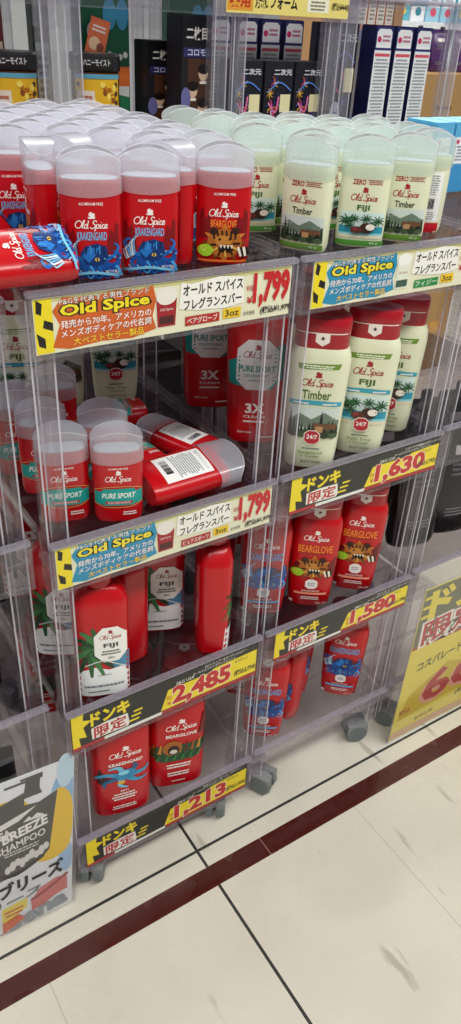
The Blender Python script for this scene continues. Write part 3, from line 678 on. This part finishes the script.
# ------------------------------------------------------------------ price cards in the rails
def card(label, P, x0, z0, y0=.8042, group='price cards in the shelf rails', rz=0, base_w=None, base_h=None, col='#e9e7c8', name='price_card'):
    bm = bmesh.new(); box(bm, 0, base_w, 0, .0006, 0, base_h)
    t = thing(name, label, 'price card', (x0, y0, z0), (0, 0, rz), group)
    link('sheet', mesh(bm, solid(col, .5, .3, .02)), t); link('lettering', P.mesh(flat(.0002, .00003)), t); return t
def tiger(P, h, w=.022):
    P.rect(.001, w, .001, h-.001, '#f2dc1e')
    P.poly([(.004, h*.98), (.011, h*.9), (.009, h*.7), (.003, h*.75)], '#15130e'); P.poly([(.012, h*.62), (w, h*.55), (w, h*.4), (.01, h*.48)], '#15130e'); P.poly([(.002, h*.4), (.012, h*.28), (.012, h*.1), (.004, h*.16)], '#15130e')
def os_card(label, x0, zt, zb, W, blue, tagtxt, tagcol, num, tax, cut=None):
    h = zt-zb-.012; P = Print(.05)
    P.rect(.002, W-.002, h*.92, h-.001, '#cfcb8a'); tiger(P, h)
    b1, b2, b3 = ('#1f8fb6', '#f4e23a', '#1560a0') if blue else ('#d0601c', '#f6e21f', '#b3261c')
    P.poly([(.02, h*.1), (.03, h*.5), (.022, h*.75), (.034, h*.97), (.07, h*.93), (.1, h*.98), (.13, h*.93), (.148, h*.97), (.152, h*.7), (.147, h*.4), (.152, h*.15), (.12, h*.04), (.08, h*.08), (.04, h*.03)], b1)
    P.text('P&Gを代表する男性ブランド', .087, h*.9, .112, h*.12, '#15130e', .05); P.text('P&Gを代表する男性ブランド', .087, h*.9, .112, h*.12, '#f4f1e8', .005)
    P.text('Old Spice', .087, h*.71, .110, h*.24, '#15130e', .11); P.text('Old Spice', .087, h*.71, .110, h*.24, b2, .035)
    P.text('発売から70年。アメリカの', .088, h*.49, .114, h*.14, b3, .06); P.text('発売から70年。アメリカの', .088, h*.49, .114, h*.14, '#f8f4ea', .015)
    P.text('メンズボディケアの代名詞', .088, h*.325, .114, h*.14, b3, .06); P.text('メンズボディケアの代名詞', .088, h*.325, .114, h*.14, '#f8f4ea', .015)
    P.text('大ベストセラー製品', .09, h*.155, .09, h*.14, b3, .06); P.text('大ベストセラー製品', .09, h*.155, .09, h*.14, '#f4cf2a', .015)
    # the little picture of the stick
    cx = .166; bc = '#e6ead6' if (blue and tagcol != '#b01c20') else '#a31420'
    if bc == '#a31420': P.poly([(cx-.012, h*.16), (cx+.012, h*.16), (cx+.014, h*.68), (cx-.014, h*.68)], bc); P.ell(cx, h*.74, .0142, h*.17, '#efe9e0'); P.rect(cx-.01, cx+.01, h*.2, h*.36, '#4b1210'); P.text('Old Spice', cx, h*.48, .018, h*.07, '#f4eee6')
    else: P.poly([(cx-.012, h*.14), (cx+.012, h*.14), (cx+.013, h*.75), (cx-.013, h*.75)], bc); P.ell(cx, h*.8, .013, h*.14, '#f4f6f0'); P.rect(cx-.011, cx+.011, h*.18, h*.34, '#3a5a4a'); P.text('Old Spice', cx, h*.5, .018, h*.07, '#a3202f')
    P.poly([(.183, h*.45), (.186, h*.95), (.2, h*.9), (.24, h*.98), (.275, h*.92), (.279, h*.4), (.25, h*.34), (.21, h*.38)], '#f7f5ec')
    P.text('オールド スパイス', .232, h*.79, .086, h*.2, '#17150f', .03); P.text('フレグランスバー', .232, h*.51, .084, h*.2, '#17150f', .03)
    P.rect(.192, .242, h*.1, h*.28, tagcol); P.text(tagtxt, .217, h*.19, .044, h*.12, '#f6f2ea', .01); P.rect(.247, .274, h*.12, h*.32, '#f0c81e'); P.text('3oz', .2605, h*.22, .02, h*.13, '#17150f', .02)
    P.text('税抜', .287, h*.66, .011, h*.12, '#c0202a'); P.text('¥', .287, h*.42, .008, h*.13, '#c0202a', .02)
    if cut: P.text(cut, .316, h*.6, .04, h*.5, '#c8141f', .05)
    else: P.text(num, (.293+W-.004)/2, h*.6, W-.004-.293, h*.62, '#c8141f', .05); P.text('(税込'+tax+')', .33, h*.16, .05, h*.16, '#24211a', .03); P.text('本体価格', .287, h*.16, .018, h*.09, '#5b5748')
    return card(label, P, x0, zb+.0045, base_w=W, base_h=h)
os_card('orange burst price card under the red deodorant sticks, marked 1,799', .279, 1.139, 1.063, .352, False, 'ベアグローブ', '#b3261c', '1,799', '¥1,979')
os_card('blue burst price card under the cream deodorant sticks', .668, 1.139, 1.063, .328, True, 'フィジー', '#1f8a3e', '1,7', '', '1,9')
os_card('blue burst price card under the teal banded deodorants, marked 1,799', .279, .806, .727, .352, True, 'ピュアスポーツ', '#b01c20', '1,799', '¥1,979')
def don_card(label, x0, zt, zb, W, num, sub, ml, kind):
    h = zt-zb-.012; P = Print(.05)
    P.rect(.001, W-.001, .001, h-.001, '#1b1f1a'); P.rect(.001, W-.001, .001, h*.1, '#b3202a'); P.rect(.055, .16, .001, h*.1, '#ecebe4')
    P.poly([(.001, h*.1), (.001, h*.98), (.022, h*.98), (.02, h*.8), (.035, h*.72), (.02, h*.6), (.025, h*.3), (.012, h*.35), (.014, h*.1)], '#f4dc1c')
    for i in range(3): P.rect(.1+.004*i, .118+.003*i, h*(.2+.12*i), h*(.25+.12*i), '#f4dc1c')
    P.poly([(.034, h*.16), (.033, h*.48), (.06, h*.52), (.097, h*.5), (.1, h*.2), (.097, h*.13)], '#f1eee6')
    P.text('ドンキ', .067, h*.72, .066, h*.33, '#f4dc1c', .05); P.text('限定', .066, h*.32, .056, h*.31, '#bb1c26', .025)
    P.poly([(.158, h*.12), (.172, h*.66), (.25, h*.66), (.262, h*.74), (W-.002, h*.78), (W-.002, h*.12)], '#f6de22')
    P.text('P&G USA', .205, h*.74, .034, h*.08, '#eeece4', .01); P.text(kind, .285, h*.9, .085, h*.08, '#eeece4', .01); P.text('オールドスパイス ボディウォッシュ', .262, h*.81, .085, h*.075, '#eeece4', .01)
    P.text(ml, W-.035, h*.67, .026, h*.09, '#6d6a3a')
    P.text('税抜', .174, h*.42, .011, h*.12, '#bb1c26'); P.text('¥', .174, h*.26, .008, h*.12, '#bb1c26')
    P.text(num, .238, h*.4, .112, h*.52, '#f7edd8', .07); P.text(num, .238, h*.4, .112, h*.52, '#c8201f', .045); P.text('(税込'+sub+')', W-.026, h*.3, .044, h*.17, '#1b1a14', .035)
    return card(label, P, x0, zb+.0045, base_w=W, base_h=h, col='#20241f')
don_card('black and yellow price card under the cream body wash bottles, marked 1,630', .668, .806, .727, .328, '1,630', '1,793', '532ml', 'ニオイケア発想のボディソープ')
don_card('black and yellow price card below the palm leaf bottles, marked 2,485', .279, .489, .398, .352, '2,485', '2,734', '650ml', '2in1シャンプー&コンディショナー')
don_card('black and yellow price card under the bear print bottles, marked 1,580', .668, .489, .410, .328, '1,580', '1,738', '473ml', 'ワイルドコレクション')
don_card('black and yellow price card on the lowest rail, marked 1,213', .286, .172, .085, .345, '1,213', '1,335', '400ml', '2in1シャンプー')

# ------------------------------------------------------------------ posters
def poster(label, x0, y0, z0, W, H, P, paper, ry=0):
    t = thing('poster', label, 'poster', (x0, y0, z0), (0, ry, 0))
    bm = bmesh.new(); box(bm, 0, W, 0, .0008, 0, H); link('sheet', mesh(bm, solid(paper, .55, .3, .02)), t)
    link('print', P.mesh(flat(.0002, .00003)), t)
    bm = bmesh.new(); e = .006
    box(bm, -e, W+e, -.0042, -.0030, -.001, H+e, 0); box(bm, -e, W+e, .0016, .0028, -.001, H+e, 0)
    box(bm, -e, -e+.002, -.0029, .0015, -.001, H+e, 1); box(bm, W+e-.002, W+e, -.0029, .0015, -.001, H+e, 1)
    link('sleeve', mesh(bm, [SLEEVE, EDGE]), t); return t
P = Print(.2); W, H = .30, .385
for x, y, r, c in ((.06, .33, .05, '#9fc4e4'), (.25, .30, .045, '#8fb8dd'), (.255, .36, .03, '#c5dcee'), (.26, .14, .03, '#a9c8e6'), (.265, .21, .022, '#b9d2ea')): P.ell(x, y, r*.7, r*1.3, c)
for x, y, rx, ry in ((.10, .30, .07, .04), (.24, .24, .04, .085), (.12, .22, .09, .06), (.22, .18, .05, .03)): P.ell(x, y, rx, ry, '#ecc22a')
P.poly([(.06, .322), (.10, .335), (.155, .345), (.155, .315), (.19, .31), (.236, .322), (.215, .18), (.195, .165), (.12, .15), (.07, .145), (.05, .165)], '#45443e')
P.poly([(.155, .345), (.16, .372), (.148, .372), (.146, .377), (.20, .377), (.20, .371), (.194, .371), (.192, .345), (.198, .33), (.152, .33)], '#45443e')
P.rect(.11, .20, .366, .371, '#45443e')
P.poly([(.075, .285), (.185, .305), (.14, .283), (.08, .272)], '#e8e6df'); P.poly([(.15, .275), (.165, .285), (.172, .278), (.185, .286), (.2, .278), (.205, .272)], '#e8e6df')
P.text('SEA', .10, .262, .04, .017, '#e8e6df', .04, 6); P.text('BREEZE', .155, .256, .11, .021, '#f1efe8', .04, 6); P.text('SHAMPOO', .145, .228, .12, .017, '#e8e6df', .02, 5); P.lines(.145, .203, .216, .11, 2, '#cfcdc6')
for i in range(9): P.ell(.11+.012*i, .17+.004*(i % 3)+.002*i, .008, .01+.003*(i % 2), '#dddbd4', 9)
P.stroke([(.06, .168), (.13, .152), (.2, .172)], .01, '#2a1412')
P.text('シーブリーズ', .125, .118, .25, .036, '#141414', .05, 3); P.text('ブリース', .1, .082, .19, .022, '#6c6d6c', .04, 3)
P.poly([(.165, .06), (.19, .085), (.235, .095), (.262, .085), (.264, .05), (.23, .045), (.20, .035), (.168, .03)], '#cf6a66'); P.stroke([(.165, .062), (.2, .07), (.264, .094)], .008, '#9a2a2a')
P.text('sena', .185, .018, .15, .026, '#8e959b', .05, 5)
P.poly([(.09, .02), (.155, .05), (.155, .075), (.09, .07)], '#e8d44a'); P.lines(.12, .04, .062, .05, 2, '#c5201f'); P.poly([(.09, .0), (.15, .02), (.13, .04), (.09, .03)], '#d9602a')
for q in range(len(P.it)): P.it[q] = ([(min(.299, .69*x+.109), y) for x, y in P.it[q][0]],)+P.it[q][1:]
poster('white shampoo poster with a dark pump bottle drawing, standing on the floor at the left', -.046, .812, .026, W, H, P, '#e9ebee', R(4.5))
P = Print(.2); W, H = .34, .44
P.rect(.002, W-.002, .285, H-.002, '#6f7058'); P.rect(.002, W-.002, .275, .285, '#b0523c')
P.text('ドンキ', .16, .395, .26, .07, '#ecd84a', .06, 2); P.rect(.005, .03, .36, .368, '#ecd84a'); P.rect(.005, .035, .385, .393, '#ecd84a'); P.rect(.005, .03, .41, .418, '#ecd84a')
P.text('限定', .115, .318, .18, .066, '#f4f0e8', .09, 3); P.text('限定', .115, .318, .18, .066, '#c03a3c', .02, 3)
P.rect(.22, .33, .30, .33, '#d7cfa0')
P.text('コスパレード メンズ', .145, .222, .22, .026, '#3d3a26', .02, 4); P.text('オールインワン', .25, .195, .12, .016, '#3d3a26', .02, 4)
P.poly([(.012, .06), (.03, .13), (.14, .19), (.19, .17), (.3, .2), (.33, .12), (.3, .08)], '#d2b616')
P.text('66', .16, .128, .17, .085, '#e2a18a', .05, 6); P.text('66', .165, .134, .17, .085, '#b3201f', .03, 6)
P.text('税込', .03, .083, .035, .016, '#b3201f', .02, 4); P.text('(税込', .23, .062, .06, .018, '#6b5a2a', .02, 4)
P.text('本体価格', .1, .04, .06, .012, '#8a7a30', .01, 4); P.rect(.002, W-.002, .004, .024, '#dcae88')
poster('yellow price poster in a clear sleeve, standing on the floor at the right', 1.022, .786, .010, W, H, P, '#ecd95c', R(1.2))

# ------------------------------------------------------------------ stock on the neighbouring racks
def pouch(col, kind):
    bm = bmesh.new(); loft(bm, [(0, .046, .022, 2.6), (.01, .049, .026, 2.6), (.05, .05, .022, 2.4), (.11, .05, .013, 2.2), (.155, .05, .004, 2.2), (.16, .05, .0012, 3), (.178, .05, .0012, 3)], N=40)
    body = mesh(bm, [solid(col, .22, .6, .08)], True, angle=40); P = Print(.009)
    prof = lambda z: lerp([(0, .046, .022), (.01, .049, .026), (.05, .05, .022), (.11, .05, .013), (.155, .05, .004), (.18, .05, .0012)], z)
    P.rect(-.018, .018, .128, .142, '#d9d9d4' if kind else '#3a3a3e'); P.lines(0, .094, .117, .044, 3, '#6a6a70'); P.lines(0, .03, .045, .05, 3, '#77777a')
    t = thing('refill_pouch', 'proto', 'pouch'); link('pouch_body', body, t)
    bm = bmesh.new(); loft(bm, [(.178, .012, .0012, 3), (.1785, .0125, .006, 2), (.19, .0125, .006, 2), (.191, .011, .005, 2)], N=20)
    link('spout_cap', mesh(bm, [solid('#2b2b2e', .4)], True, angle=35), t)
    link('front_label', P.mesh(surf(prof, 2.4)), t); return t
PROTO['pouch'] = pouch('#121215', 0); PROTO['pouch_label'] = pouch('#1a1a1d', 1)
g = 'black refill pouches on the racks beside'
for z, lv in ((TIERS[2], 'third'),):
    for r in range(2):
        for c in range(3):
            place(('pouch', 'pouch_label')[(r+c) % 2], 1.098+.108*c, .915+.12*r, z+.0005, -14, f'black refill pouch right of the tall racks, {lv} shelf, {("front", "rear")[r]} row, {ORD[c]} from left', g).scale = (1.1, 1.1, 1.45)
for z, lv in ((.800, 'second'), (.492, 'third'), (.168, 'bottom')):
    for r in range(2):
        place('pouch', .165, .925+.09*r, z+.0005, -8, f'black refill pouch in the rack at left, {lv} shelf, {("front", "rear")[r]} one', g)

def carton(name, w_, d_, h_, col, P, cat='box', side=None):
    bm = bmesh.new(); box(bm, -w_/2, w_/2, 0, d_, 0, h_, 0, .0015)
    t = thing(name, 'proto', cat); link('carton', mesh(bm, [solid(col, .45, .4, .04)]), t)
    bm = bmesh.new(); box(bm, -w_/2+.002, w_/2-.002, .002, d_-.002, h_+.0001, h_+.0007); link('lid_flap', mesh(bm, [solid(side or col, .5, .4, .04)]), t)
    if P: link('front_print', P.mesh(flat(.0004, .00005)), t)
    return t
zb = BT[1]+.0005; YB = 1.512
# white backed boxes
P = Print(.1); w_, h_ = .052, .262
P.rect(-.025, .025, .205, .26, '#2c2f6b'); P.rect(-.0245, .0245, .002, .215, '#e4e6e8'); P.poly([(-.022, .22), (.022, .22), (.022, .25), (.016, .256), (-.016, .256), (-.022, .25)], '#eff0f1')
P.ell(-.014, .236, .006, .006, '#d2366a'); P.lines(.006, .23, .246, .026, 2, '#b85a7c'); P.rect(-.022, .022, .203, .209, '#d2525e'); P.lines(0, .05, .2, .044, 22, '#8b9096', .5); P.lines(0, .026, .042, .044, 2, '#3b4a86'); P.lines(0, .006, .02, .04, 2, '#9297a0')
PROTO['white_box'] = carton('hair_dye_box', w_, .05, h_, '#20224f', P)
g = 'white backed boxes on the rear rack'
for i, x in enumerate((1.010, 1.078, 1.138, 1.200)): place('white_box', x, YB+.085, zb, 0, f'tall narrow box showing its white text back, {ORD[i]} from left above the dark character boxes', g)
for i, x in enumerate((1.388, 1.450, 1.512)): place('white_box', x, YB, zb, 0, f'tall narrow box showing its white text back, {ORD[i]} of three at the right end', g)
# dark colourful boxes
def dark_box(w_, h_, seed, base_c):
    rd = random.Random(seed); P = Print(.1); cs = ['#d2447a', '#4a86c8', '#e8b23a', '#cfd8e6', '#6a4ca8', '#e06a3a', '#3a2f6e']
    for i in range(7):
        x, y, r = rd.uniform(-.3, .3)*w_, rd.uniform(.12, .8)*h_, rd.uniform(.1, .2)*w_
        for k in range(7): P.stroke([(x, y), (x+r*math.cos(k*.9)*.7, y+r*math.sin(k*.9)*.7), (x+r*math.cos(k*.9+.3), y+r*math.sin(k*.9+.3))], r*.22, cs[(i+k*(i % 2)) % 7], True)
    P.ell(-.18*w_, .3*h_, .22*w_, .13*h_, '#dfe6ee'); P.lines(-.18*w_, .24*h_, .36*h_, .3*w_, 4, '#3c76b0'); P.text('百花', .12*w_, .16*h_, .5*w_, .16*h_, '#e0457c', .05); P.text('百花', .12*w_, .16*h_, .5*w_, .16*h_, '#f3e6ee', .01)
    P.text('二次元', .1*w_, .9*h_, .6*w_, .06*h_, '#e6e8ee', .02); P.rect(.05*w_, .4*w_, .5*h_, .68*h_, '#e9dfae'); P.stroke([(-.4*w_, .7*h_), (0, .8*h_), (.4*w_, .72*h_)], .03*w_, '#5a86d8'); P.stroke([(-.35*w_, .6*h_), (-.1*w_, .5*h_), (.0, .66*h_)], .05*w_, '#e0709a')
    return P
PROTO['dark_short'] = carton('hair_wax_box', .076, .06, .168, '#14121c', dark_box(.076, .168, 3, 0))
PROTO['dark_tall'] = carton('hair_mask_box', .074, .06, .262, '#131228', dark_box(.074, .262, 9, 0))
g = 'dark illustrated boxes on the rear rack'
for i, x in enumerate((1.026, 1.106, 1.185)): place('dark_short', x, YB, zb, 0, f'short dark box with bright firework print, {ORD[i]} from left below the white backs', g).scale = (1, 1, 1.12)
place('dark_tall', 1.287, YB+.012, zb, 0, 'tall dark illustrated box left of the three white backed ones', g)
place('dark_tall', 1.325, YB+.08, zb, 0, 'tall dark blue illustrated box touching the three white backed ones', g)
# brown portrait boxes
P = Print(.1)
P.rect(-.033, .033, .2, .258, '#0f0e14'); P.text('二枚目', 0, .232, .046, .02, '#e4dfd6', .03); P.rect(-.03, .03, .192, .208, '#2d2a5c'); P.text('コロモ', 0, .2, .04, .01, '#cfd2ea', .02); P.rect(-.02, .033, .04, .19, '#4a2c1c')
for i in range(4): P.ell(.004+.012*(-1)**i, .165-.03*i, .011, .014, '#d9b89a'); P.ell(.004+.012*(-1)**i, .172-.03*i, .013, .009, '#1a100c'); P.rect(-.004+.012*(-1)**i, .012+.012*(-1)**i, .146-.03*i, .151-.03*i, '#efe6d8')
P.ell(-.024, .12, .011, .02, '#6a6aa0'); P.text('二枚目', 0, .03, .046, .02, '#e4dfd6', .03)
PROTO['brown_box'] = carton('hair_color_box', .07, .06, .262, '#17131a', P)
g = 'brown portrait boxes on the rear rack'
place('brown_box', .905, YB+.005, zb, 0, 'tall dark brown box with small portraits between the rear posts', g)
place('brown_box', .876, YB+.09, zb, 0, 'dark portrait box set back, left of the tall brown one', g).scale = (1, 1, .82)
# yellow jars with black lids
P = Print(.012)
P.rect(-.04, .04, .03, .125, '#e3b322')
for i in range(26): P.ell(random.uniform(-.034, .034), random.uniform(.034, .117), random.uniform(.003, .007), random.uniform(.003, .006), random.choice(('#8a4a12', '#f3d85a', '#b06a18')), 9)
P.rect(-.04, .04, .121, .127, '#5aa0b8'); P.rect(-.036, -.006, .045, .105, '#e8dccb'); P.lines(-.021, .05, .1, .026, 6, '#b0523c')
JP = [(0, .042, .036), (.006, .045, .039), (.128, .045, .039), (.13, .043, .037)]
bm = bmesh.new(); loft(bm, [(z, a, b, 3) for z, a, b in JP]); jb = mesh(bm, [solid('#4d2a16', .3)], True, angle=35)
bm = bmesh.new(); loft(bm, [(.1305, .0465, .0405, 3), (.132, .0475, .0415, 3), (.150, .0475, .0415, 3), (.153, .045, .039, 3)]); jl = mesh(bm, [solid('#17171a', .35)], True, angle=35)
t = thing('hair_mask_jar', 'proto', 'jar'); link('body', jb, t); lid = link('lid', jl, t); link('front_label', P.mesh(surf(lambda z: lerp(JP, z), 3)), t)
P = Print(.012); P.text('ハニーモイスト', 0, .142, .05, .008, '#d8d8d4', .02); link('lid_print', P.mesh(surf(lambda z: (.0476, .0416), 3)), lid)
PROTO['jar'] = t; g = 'yellow jars on the rear rack'
for i, (x, y) in enumerate(((.446, 1.565), (.548, 1.57), (.708, 1.565))): place('jar', x, y, zb, -18, 'black lidded yellow jar on the rear rack, '+('leftmost', 'middle, seen past the clear post', 'rightmost, below the green pack')[i], g).scale = (1, 1, 1.26)
# green pack, orange leaflet, white bottle
def green_pack():
    P = Print(.1); P.rect(-.052, .052, .13, .165, '#e2702a'); P.rect(-.052, .052, .165, .29, '#0f5a3e')
    P.ell(-.02, .225, .016, .018, '#e8efe8'); P.ell(.012, .255, .014, .026, '#3f9ac0'); P.ell(.038, .255, .013, .026, '#3f9ac0')
    for i in range(9): P.ell(-.045+.011*i, .178+.004*(i % 3), .005, .006, '#e6efe6', 9)
    P.poly([(-.01, .13), (.05, .13), (.05, .09), (.01, .06), (-.03, .08)], '#e9efe6'); P.poly([(.0, .12), (.05, .11), (.05, .05), (.02, .06)], '#1c7a52'); P.text('薬用', -.03, .148, .03, .014, '#f4eee0', .03)
    return P
PROTO['green_pack'] = carton('bath_salt_box', .105, .05, .292, '#0e4f38', green_pack())
place('green_pack', .775, 1.66, zb, -6, 'green box with orange band standing behind the rightmost yellow jar')
place('green_pack', 1.025, 1.74, zb, -6, 'green box with orange band standing behind the brown portrait boxes')
P = Print(.1); P.lines(0, .05, .064, .026, 2, '#f6efe2'); P.ell(-.004, .03, .011, .012, '#f3cfa0'); P.ell(.008, .026, .007, .008, '#8a3a14'); P.lines(0, .006, .014, .026, 2, '#f6efe2')
bm = bmesh.new(); box(bm, -.019, .019, 0, .001, 0, .075); t = thing('leaflet', 'small orange leaflet leaning against the green box', 'leaflet', (.735, 1.63, 1.312), (R(-14), R(16), R(-20)))
link('sheet', mesh(bm, [solid('#df6a2a', .5)]), t); link('leaflet_print', P.mesh(flat()), t)
bm = bmesh.new(); loft(bm, [(0, .03, .022, 2.6), (.004, .034, .026, 2.6), (.16, .034, .026, 2.6), (.185, .024, .02, 2.4), (.192, .013, .013, 2)]); b1 = mesh(bm, [solid('#e4e4e2', .35)], True, angle=40)
bm = bmesh.new(); loft(bm, [(.1925, .014, .014, 2), (.205, .014, .014, 2), (.206, .006, .006, 2), (.222, .006, .006, 2), (.2225, .016, .011, 2.4), (.234, .016, .011, 2.4), (.236, .013, .009, 2.4)], N=26); box(bm, -.006, .006, -.042, -.008, .225, .232, 0, .002); b2 = mesh(bm, [solid('#efefee', .35)], True, angle=40)
t = thing('white_pump_bottle', 'proto', 'bottle'); link('body', b1, t); link('pump_head', b2, t); P = Print(.01); P.rect(-.024, .024, .04, .12, '#d2d6d6'); P.lines(0, .05, .11, .04, 5, '#8b8f94'); link('front_label', P.mesh(surf(lambda z: (.034, .026), 2.6)), t); PROTO['white_pump'] = t
place('white_pump', .515, 1.665, zb, -10, 'white pump bottle behind the leftmost yellow jar'); place('white_pump', .42, 1.66, zb, 14, 'white pump bottle cut by the left photo edge, behind the yellow jars')
for i, (x, c) in enumerate(((.535, '#26262c'), (.575, '#6b2226'), (.67, '#2c3a34'))):
    P = Print(.1); P.rect(-.014, .014, .05, .2, ('#c9ccd0', '#d8c9b0', '#9ab0a4')[i]); P.lines(0, .07, .18, .022, 8, '#4a4d52')
    o = carton('slim_box', .036, .03, .285, c, P); o.location = (x, 1.73, zb); o['label'] = ('slim black box behind the yellow jars', 'slim dark red box behind the clear post above the jars', 'slim dark green box beside the tall green pack')[i]; o['group'] = 'slim boxes on the rear rack'
# yellow tag on the rear rail
P = Print(.2); P.rect(.002, .06, .004, .036, '#e7a23a'); P.text('薬用', .03, .02, .045, .02, '#c2301f', .04); P.text('洗顔フォーム', .115, .021, .1, .022, '#23211a', .04); P.rect(.19, .245, .008, .03, '#f7f3d8'); P.lines(.217, .01, .028, .046, 3, '#6b684a'); P.text('(税込¥440)', .275, .019, .045, .014, '#23211a', .03)
t = thing('price_card', 'yellow face-wash price card along the rail of the rear rack at the top', 'price card', (.933, 1.4588, 1.405), (0, 0, 0)); bm = bmesh.new(); box(bm, 0, .297, 0, .0006, 0, .041)
link('sheet', mesh(bm, [solid('#f1dd7c', .5)]), t); link('lettering', P.mesh(flat(.0002, .00003)), t)
# small blue cartons on the right rack's top shelf
P = Print(.1); P.rect(-.022, .022, .085, .118, '#5fb2dd'); P.rect(-.017, .017, .052, .098, '#eef2f4'); P.ell(-.011, .09, .004, .004, '#d2366a'); P.lines(.002, .056, .084, .028, 5, '#7d8ea0'); P.rect(-.022, .022, .003, .05, '#3f94cc')
PROTO['blue_carton'] = carton('soap_carton', .046, .08, .122, '#57acd8', P, side='#8fd0ee'); g = 'small blue cartons on the right rack'
for i in range(4): place('blue_carton', 1.190+.049*i, 1.10, Z0, 0, f'small light blue carton at the right photo edge, {ORD[i]} from left', g)

# ------------------------------------------------------------------ the shop further away
def gondola(label, x0, x1, y0, dep, zs, board, panel):
    t = thing('shop_shelf', label, 'shelf'); bm = bmesh.new(); box(bm, x0, x1, y0+dep, y0+dep+.03, .001, zs[-1]+.35); link('back_panel', mesh(bm, [solid(panel, .6, .3, .03)]), t)
    for z in zs: bm = bmesh.new(); box(bm, x0, x1, y0, y0+dep-.002, z-.028, z, 0, .003); link('shelf_board', mesh(bm, [solid(board, .5, .3, .03)]), t)
    for x in (x0-.03, x1+.002): bm = bmesh.new(); box(bm, x, x+.028, y0, y0+dep+.03, .001, zs[-1]+.35, 0, .003); link('side_panel', mesh(bm, [solid('#a9825a', .6, .3, .1)]), t)
    return t
gondola('distant shop shelf with blue boards holding orange boxes', 2.02, 2.27, 2.42, .30, (.4, .8, 1.1, 1.378), '#27458e', '#d8d5c8')
P = Print(.2); P.rect(-.017, .017, .02, .10, '#e8e2d6'); P.rect(-.017, .017, .10, .128, '#d9742e'); P.lines(0, .03, .09, .026, 5, '#8a7f74')
PROTO['orange_box'] = carton('tea_box', .038, .06, .13, '#d8783a', P); g = 'orange boxes on the distant shelf'
for i in range(6): place('orange_box', 2.043+.0412*i, 2.44, 1.3783, 0, f'small orange and white box on the distant blue shelf, {ORD[i]} from left', g)
gondola('distant bright shop shelf with rows of pale blue packs', 3.0, 4.0, 3.2, .35, (.35, .75, 1.10, 1.26, 1.42), '#e9eef0', '#dfeaf0')
for k, c in enumerate(('#9fd0e4', '#eef2f3', '#58b4c4')):
    P = Print(.2); P.rect(-.04, .04, .06, .12, ('#f2f6f7', '#79b9d6', '#e6f2f0')[k]); P.ell(0, .04, .02, .018, ('#e04a6a', '#2f8a9a', '#f0d24a')[k]); P.lines(0, .07, .11, .06, 3, '#7d94a6')
    PROTO['pack%d' % k] = carton('soap_pack', .088, .08, .13, c, P)
g = 'pale packs on the distant shelf'
for j, z in enumerate((1.10, 1.26, 1.42)):
    for i in range(9): place('pack%d' % ((i*2+j+i//3) % 3), 3.06+.1*i, 3.23, z+.0003, 0, f'pale pack on the distant bright shelf, {("lower", "middle", "upper")[j]} row, {ORD[i]} from left', g)
P = Print(.2); P.rect(-.05, .05, .09, .1, '#6d4f2c'); P.lines(-.08, .29, .31, .12, 1, '#6d4f2c'); P.rect(.08, .14, .18, .24, '#cf9a4a'); P.rect(.15, .165, .1, .22, '#c8482a')
PROTO['crate'] = carton('cardboard_carton', .42, .32, .415, '#b08a58', P, side='#a57f50')
for i in range(3): place('crate', 2.66, 2.42, .0005+.4165*i, 0, 'brown cardboard carton in the distance, '+('lowest of its stack', 'middle of its stack', 'topmost of its stack')[i], 'stacked cardboard cartons')
PROTO['purple'] = pouch('#4a2460', 1); g = 'purple pouches on the cartons'
for i in range(3): place('purple', 2.52+.12*i, 2.55, 1.2508, -20, f'purple pouch standing on the cardboard carton, {ORD[i]} from left', g).scale = (.8, .8, .8)

# dark boxes added to darken the racks' far interior, and rear rows of bottles
P = Print(.2); P.rect(-.08, .08, .09, .16, '#3b3230'); P.lines(0, .1, .15, .14, 3, '#8c7f78')
PROTO['dark_filler'] = carton('dark_filler_box', .225, .28, .255, '#231b1c', P, side='#2b2324'); g = 'added dark filler boxes on the rear racks'
RC = (('behind the red deodorants', .438), ('second of the rear racks', .767), ('third of the rear racks', 1.0965), ('right-hand rear rack', 1.409))
for z, lv in ((.80, 'second'), (.47, 'third'), (.16, 'bottom')):
    for n_, x in RC: place('dark_filler', x, 1.515, z+.0003, 0, f'added dark filler box on the {lv} shelf of the rear rack, {n_}', g)
g = 'red bottles in the rear rows'
for i, x in enumerate((.34, .45, .56)):
    place('big_fiji', x, 1.15, z3, -14, f'big red bottle in the shaded rear row of the third shelf, {ORD[i]} from left', g)
    place('big_bear', x+.01, 1.15, z4, -14, f'big red bottle in the shaded rear row of the bottom shelf, {ORD[i]} from left', g)
for i, x in enumerate((.80, .92)):
    place('red_bear', x, 1.08, z3, -30, f'red body wash bottle in the rear row behind the bear prints, {ORD[i]} from left', g)
